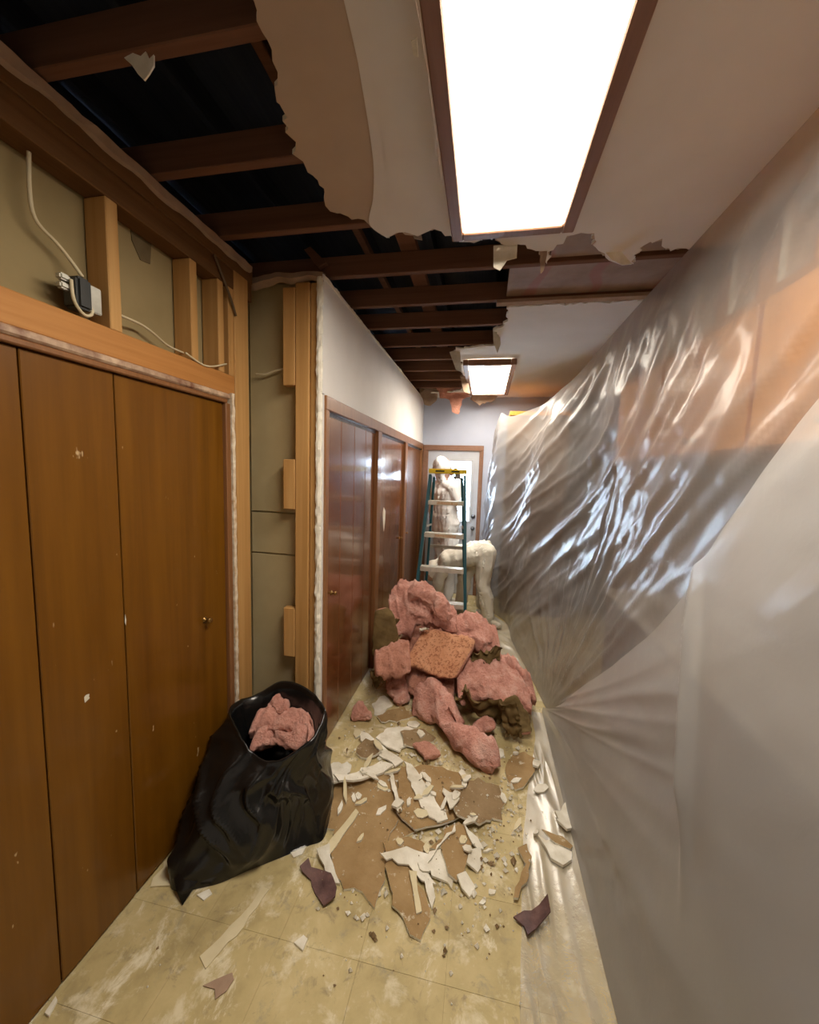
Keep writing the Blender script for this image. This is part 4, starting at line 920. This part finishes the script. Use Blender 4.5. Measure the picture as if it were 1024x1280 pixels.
for i in range(260):
    q = Vector((rc.uniform(-1.2, .42), rc.uniform(.9, 3.0), .0015)); 
    if (q.x < REAR_X and q.y > 1.9) or (q.x < -.6 and 1.1 < q.y < 1.98) or q.y > 2.75: continue
    crumb(q, abs(rc.gauss(0, .003))+.001)
o = mb.build('plaster_crumbs', ['plaster', 'paper_brown']); tag(o, 'fine white and brown plaster crumbs scattered over the floor', 'debris', None, 'stuff')
# insulation and paper hanging from the ceiling hole
def hanging(pts, Y, label, mat, seed, cat='insulation', grp='shreds hanging at the far ceiling edge'):
    q = [at(x, y, 1, Y) for x, y in pts]; out = jag([(p.x, p.z) for p in q], .006, .03, seed); n = len(out)
    vs, _, fs, *_r = geometry.delaunay_2d_cdt([Vector(p) for p in out], [], [list(range(n))], 1, 1e-5); mb = MB()
    f = lambda p, s: (p.x, Y+s+.05*nz((p.x, 0, p.y), 6, seed), p.y)
    mb.add([f(p, -.012) for p in vs], [tuple(t) for t in fs]); mb.add([f(p, .012) for p in vs], [tuple(t[::-1]) for t in fs])
    O = [Vector(p) for p in out]; mb.add([f(p, -.012) for p in O]+[f(p, .012) for p in O], [(i, (i+1) % n, (i+1) % n+n, i+n) for i in range(n)])
    return tag(mb.build('hanging_insulation', mat), label, cat, grp)
hanging([(524, 484), (548, 486), (546, 500), (536, 508), (530, 505), (526, 492)], 5.16, 'dusty shred hanging at the corner of the white wall', 'mauve', 3)
hanging([(546, 484), (590, 484), (592, 492), (578, 500), (574, 518), (566, 516), (562, 500), (550, 496)], 5.12, 'pink brown insulation shred hanging beside the far light', 'pink_dusty', 4)
hanging([(590, 488), (622, 495), (616, 502), (600, 506), (588, 500)], 5.22, 'grey brown shred hanging below the far light', 'mauve', 5)
o = shred('paper_scrap', px(((155, 72), (166, 66), (176, 70), (182, 64), (186, 74), (192, 68), (192, 82), (186, 92), (180, 100), (172, 92), (164, 80)), 1, .93), 'gypsum', None, .004)
tag(o, 'white paper scrap caught on a ceiling joist over the front closet', 'scrap')
o = shred('wood_offcut', px(((380, 312), (388, 308), (408, 328), (398, 334)), 1, 2.06), 'joist', None, .03)
tag(o, 'short wood offcut lodged between joists over the step wall', 'offcut')
o = shred('hanging_paper', px(((479, 641), (480, 634), (482, 639), (481.5, 652), (480, 664), (479.3, 656)), 0, REAR_X+.014), 'plaster', None, .004)
tag(o, 'white paper curl stuck on the middle closet casing', 'scrap')
# ================================================================== STEP LADDER
lad = empty('step_ladder', (-.36, 3.78, 0), 'teal fiberglass step ladder with yellow top standing behind the pink heap', 'ladder')
TZ, TY, BY, CX = 1.74, 3.93, 3.56, -.365; HT, HB = .172, .272
def fr_pt(s, z): t = z/TZ; return Vector((CX+s*(HB+(HT-HB)*t), BY+(TY-BY)*t, z))
for s in (-1, 1):
    rl = MB().bar(fr_pt(s, .0), fr_pt(s, 1.70), .028, .07, (1, 0, 0), .004).build('front_rail', 'teal', lad)
    MB().obox(fr_pt(s, .02), (.022, 0, 0), (0, .042, 0), (0, 0, .02), .006).build('foot', 'black_box', rl)
    a = Vector((CX+s*(HB-.03), 4.24, .0)); b = Vector((CX+s*(HT-.03), 3.97, 1.68)); rl = MB().bar(a, b, .024, .05, (1, 0, 0), .003).build('rear_rail', 'teal', lad)
    MB().obox(a+Vector((0, 0, .02)), (.02, 0, 0), (0, .03, 0), (0, 0, .02), .006).build('foot', 'black_box', rl)
    m1 = fr_pt(s, 1.18)+Vector((-s*.02, .03, 0)); m2 = a.lerp(b, .70)+Vector((-s*.012, 0, 0)); MB().bar(m1, m2, .004, .02, (1, 0, 0), .0).build('spreader', 'metal', lad)
cap = MB().obox((CX, TY+.03, TZ-.0), (HT+.018, 0, 0), (0, .085, 0), (0, 0, .024), .008).build('top_cap', 'yellow', lad)
for x0, x1 in ((-.12, -.03), (.04, .12)): MB().box(CX+x0, CX+x1, TY-.0562, TY-.0545, TZ-.007, TZ+.008).build('cap_print', 'ink', cap)
for z in (.14, .46, .79, 1.12, 1.44):
    t = z/TZ; hw = HB+(HT-HB)*t-.012; y = BY+(TY-BY)*t; zc = z
    st = MB().obox((CX, y+.01, zc), (hw, 0, 0), (0, .042, 0), (0, 0, .004), .002)
    st.obox((CX, y-.033, zc-.018), (hw, 0, 0), (0, .003, 0), (0, 0, .022), .002); st.obox((CX, y+.052, zc-.012), (hw, 0, 0), (0, .003, 0), (0, 0, .016), .002)
    so = st.build('step', 'step', lad)
    if z in (1.44, 1.12): MB().box(CX-.09, CX+.12, y-.0372, y-.0362, zc-.032, zc-.006).build('sticker', 'label_print', so)
    for s in (-1, 1): MB().bar((CX+s*(hw-.005), y-.034, zc-.035), (CX+s*(hw-.06), y-.034, zc-.095), .012, .003, (0, 1, 0), 0).build('step_brace', 'metal', so) if z == 1.44 and s == 1 else None
for z in (.25, .93):
    t = z/1.68; hw = HB-.03+(HT-HB)*t; MB().bar((CX-hw, 4.24-.27*t, z), (CX+hw, 4.24-.27*t, z), .03, .012, (0, 0, 1), .002).build('rear_brace', 'metal', lad)

# ================================================================== PEOPLE
def blob(balls, name, mat, parent, voxel=.014, smooth=3, wr=.0, seed=1, freq=9):
    """one continuous skin grown over tapered limbs (lists of (a, ra, b, rb)) by voxel remeshing"""
    bm = bmesh.new()
    for a, ra, b, rb in balls:
        a, b = Vector(a), Vector(b); L = (b-a).length; n = max(1, int(L/(min(ra, rb)*.35)))
        for i in range(n+1):
            t = i/n; bmesh.ops.create_icosphere(bm, subdivisions=2, radius=ra+(rb-ra)*t, matrix=Matrix.Translation(a.lerp(b, t)))
    me = bpy.data.meshes.new(name); bm.to_mesh(me); bm.free(); tmp = bpy.data.objects.new(name, me); COL.objects.link(tmp)
    m = tmp.modifiers.new('r', 'REMESH'); m.mode = 'VOXEL'; m.voxel_size = voxel
    if smooth: m = tmp.modifiers.new('s', 'SMOOTH'); m.iterations = smooth; m.factor = .6
    dg = bpy.context.evaluated_depsgraph_get(); out = bpy.data.meshes.new_from_object(tmp.evaluated_get(dg)); bpy.data.objects.remove(tmp); bpy.data.meshes.remove(me)
    base = base_of(parent)
    for v in out.vertices:
        co = v.co.copy()
        if wr: co = co+v.normal*((1-abs(nz((co.x, co.y, co.z*.6), freq, seed)))**2*wr+nz(co, freq*2, seed+3)*wr*.3-wr*.5)
        v.co = co-base
    out.materials.clear(); out.materials.append(M[mat]); out.polygons.foreach_set('use_smooth', [True]*len(out.polygons))
    o = bpy.data.objects.new(name, out); COL.objects.link(o); o.parent = parent; return o
def hand(c, fdir, side, r=.009):
    """palm and five bent fingers as one list of limbs; fdir = finger direction, side = thumb side"""
    c, f, s = Vector(c), Vector(fdir).normalized(), Vector(side).normalized(); n = f.cross(s); L = []
    for k in (-1, 0, 1): L.append((c+s*k*.026, .017, c+f*.075+s*k*.026, .015))
    for k, ln in ((-1.5, .058), (-.5, .075), (.5, .08), (1.5, .07)):
        a = c+f*.078+s*k*.021; b = a+f*ln*.55+n*.006; e = b+f*ln*.40+n*.024; L += [(a, r*1.1, b, r), (b, r, e, r*.85)]
    a = c+s*.036+f*.01; b = a+s*.03+f*.03; e = b+f*.032+n*.01; L += [(a, r*1.3, b, r*1.15), (b, r*1.15, e, r)]; return L
def person(P, loc, label, suit, glove, cloth_seed):
    e = empty('person', loc, label, 'person', None)
    H, nk, hip = Vector(P['head']), Vector(P['neck']), Vector(P['hip']); fd = Vector(P['face']).normalized(); upv = (H-nk).normalized()
    rt = fd.cross(upv).normalized()
    body = [(H, .092, H+upv*.05, .088), (H-upv*.06+fd*.03, .062, H-upv*.09+fd*.045, .045), (H, .085, H+fd*.03, .078), (H-upv*.09, .052, nk, .055), (H+fd*.1-upv*.005, .013, H+fd*.118-upv*.03, .016),
            (H+rt*.085-upv*.01, .016, H+rt*.088-upv*.04, .013), (H-rt*.085-upv*.01, .016, H-rt*.088-upv*.04, .013), (nk, .05, hip, .085)]
    cl = [(H-fd*.024, .118, H+upv*.03-fd*.03, .112), (H-fd*.035-upv*.10, .072, nk, .068)]
    chest = nk.lerp(hip, .28); belly = nk.lerp(hip, .65)
    sr = (Vector(P['shR'])-Vector(P['shL'])).normalized()
    for k in (-1, 0, 1): cl += [(chest+sr*k*.085, .118, belly+sr*k*.07, .125), (belly+sr*k*.07, .125, hip+sr*k*.075, .125)]
    cl += [(nk-upv*.03, .07, chest, .11)]
    for s in 'LR':
        sh, el, wr_, hp, kn, an = (Vector(P[k+s]) for k in ('sh', 'el', 'wr', 'hp', 'kn', 'an')); toe = Vector(P['toe'+s])
        cl += [(nk-upv*.05, .075, sh, .082), (sh, .082, el, .064), (el, .064, wr_, .05), (hp, .115, kn, .085), (kn, .085, an, .072)]
        body += [(sh, .045, el, .04), (el, .04, wr_, .028), (hp, .07, kn, .05), (kn, .05, an, .04), (nk, .05, sh, .045), (hip, .08, hp, .07)]
        blob(hand(wr_+(wr_-el).normalized()*.03, P['fing'+s], P['thumb'+s]), 'glove', glove[s], e, .0055, 1)
        blob([(an-Vector((0, 0, .03)), .05, an-Vector((0, 0, .05)), .045), (an-Vector((0, 0, .055)), .042, toe, .036), ((an+toe)/2-Vector((0, 0, .03)), .042, toe, .038)], 'boot', 'boot', e, .012, 2)
    blob(body, 'body', 'skin', e, .012, 2)
    blob(cl, 'coverall', suit, e, .013, 1, .032, cloth_seed, 6)
    for s in (-1, 1):
        ey = H+fd*.088+rt*s*.032+upv*.012; MB().lathe(ey, fd, [(-.012, .004), (-.008, .010), (0, .0125), (.006, .009), (.009, .002)], 10).build('eye', 'ink', e, True)
    blob([(H+fd*.098-upv*.055, .036, H+fd*.115-upv*.06, .028), (H+fd*.09-upv*.06+rt*.05, .026, H+fd*.10-upv*.065+rt*.062, .024), (H+fd*.09-upv*.06-rt*.05, .026, H+fd*.10-upv*.065-rt*.062, .024)], 'respirator', 'mask', e, .007, 1)
    return e
def shift(P, d, skip=('face', 'fingL', 'fingR', 'thumbL', 'thumbR')): return {k: (v if k in skip else tuple(Vector(v)+Vector(d))) for k, v in P.items()}
person(shift(dict(head=(-.52, 4.86, 1.79), neck=(-.51, 4.87, 1.62), hip=(-.46, 4.85, 1.02), face=(.93, .10, -.08),
            shL=(-.65, 5.00, 1.53), shR=(-.38, 4.74, 1.53), elL=(-.68, 5.05, 1.26), elR=(-.33, 4.74, 1.38), wrL=(-.64, 5.12, 1.02), wrR=(-.325, 4.80, 1.61),
            fingL=(.1, .1, -1), thumbL=(.8, .2, 0), fingR=(-.15, .2, 1), thumbR=(-.8, .4, 0),
            hpL=(-.52, 4.93, .96), hpR=(-.40, 4.79, .96), knL=(-.51, 4.98, .52), knR=(-.38, 4.78, .52), anL=(-.52, 4.97, .12), anR=(-.40, 4.76, .12), toeL=(-.40, 5.08, .04), toeR=(-.28, 4.87, .04)), (0, .12, 0)),
       (-.46, 4.86, 0), 'person standing by the end door in a hooded white coverall, one gloved hand raised', 'suit', dict(L='glove_dark', R='glove_dark'), 3)
person(shift(dict(head=(-.53, 4.33, .56), neck=(-.43, 4.34, .70), hip=(.03, 4.36, .83), face=(-.55, -.15, -.8),
            shL=(-.38, 4.21, .72), shR=(-.40, 4.49, .72), elL=(-.46, 4.24, .50), elR=(-.48, 4.52, .48), wrL=(-.45, 4.26, .30), wrR=(-.50, 4.42, .30),
            fingL=(-.1, .2, -1), thumbL=(-1, .2, 0), fingR=(.05, -.2, -1), thumbR=(-1, -.2, 0),
            hpL=(.07, 4.26, .82), hpR=(-.02, 4.46, .82), knL=(.05, 4.22, .47), knR=(-.17, 4.52, .50), anL=(.13, 4.22, .12), anR=(-.20, 4.55, .12), toeL=(.24, 4.14, .04), toeR=(-.33, 4.56, .04)), (0, .14, 0)),
       (.0, 4.36, 0), 'person bent double behind the ladder in a dusty white coverall, reaching to the floor', 'suit_cream', dict(L='glove_red', R='glove_dark'), 8)
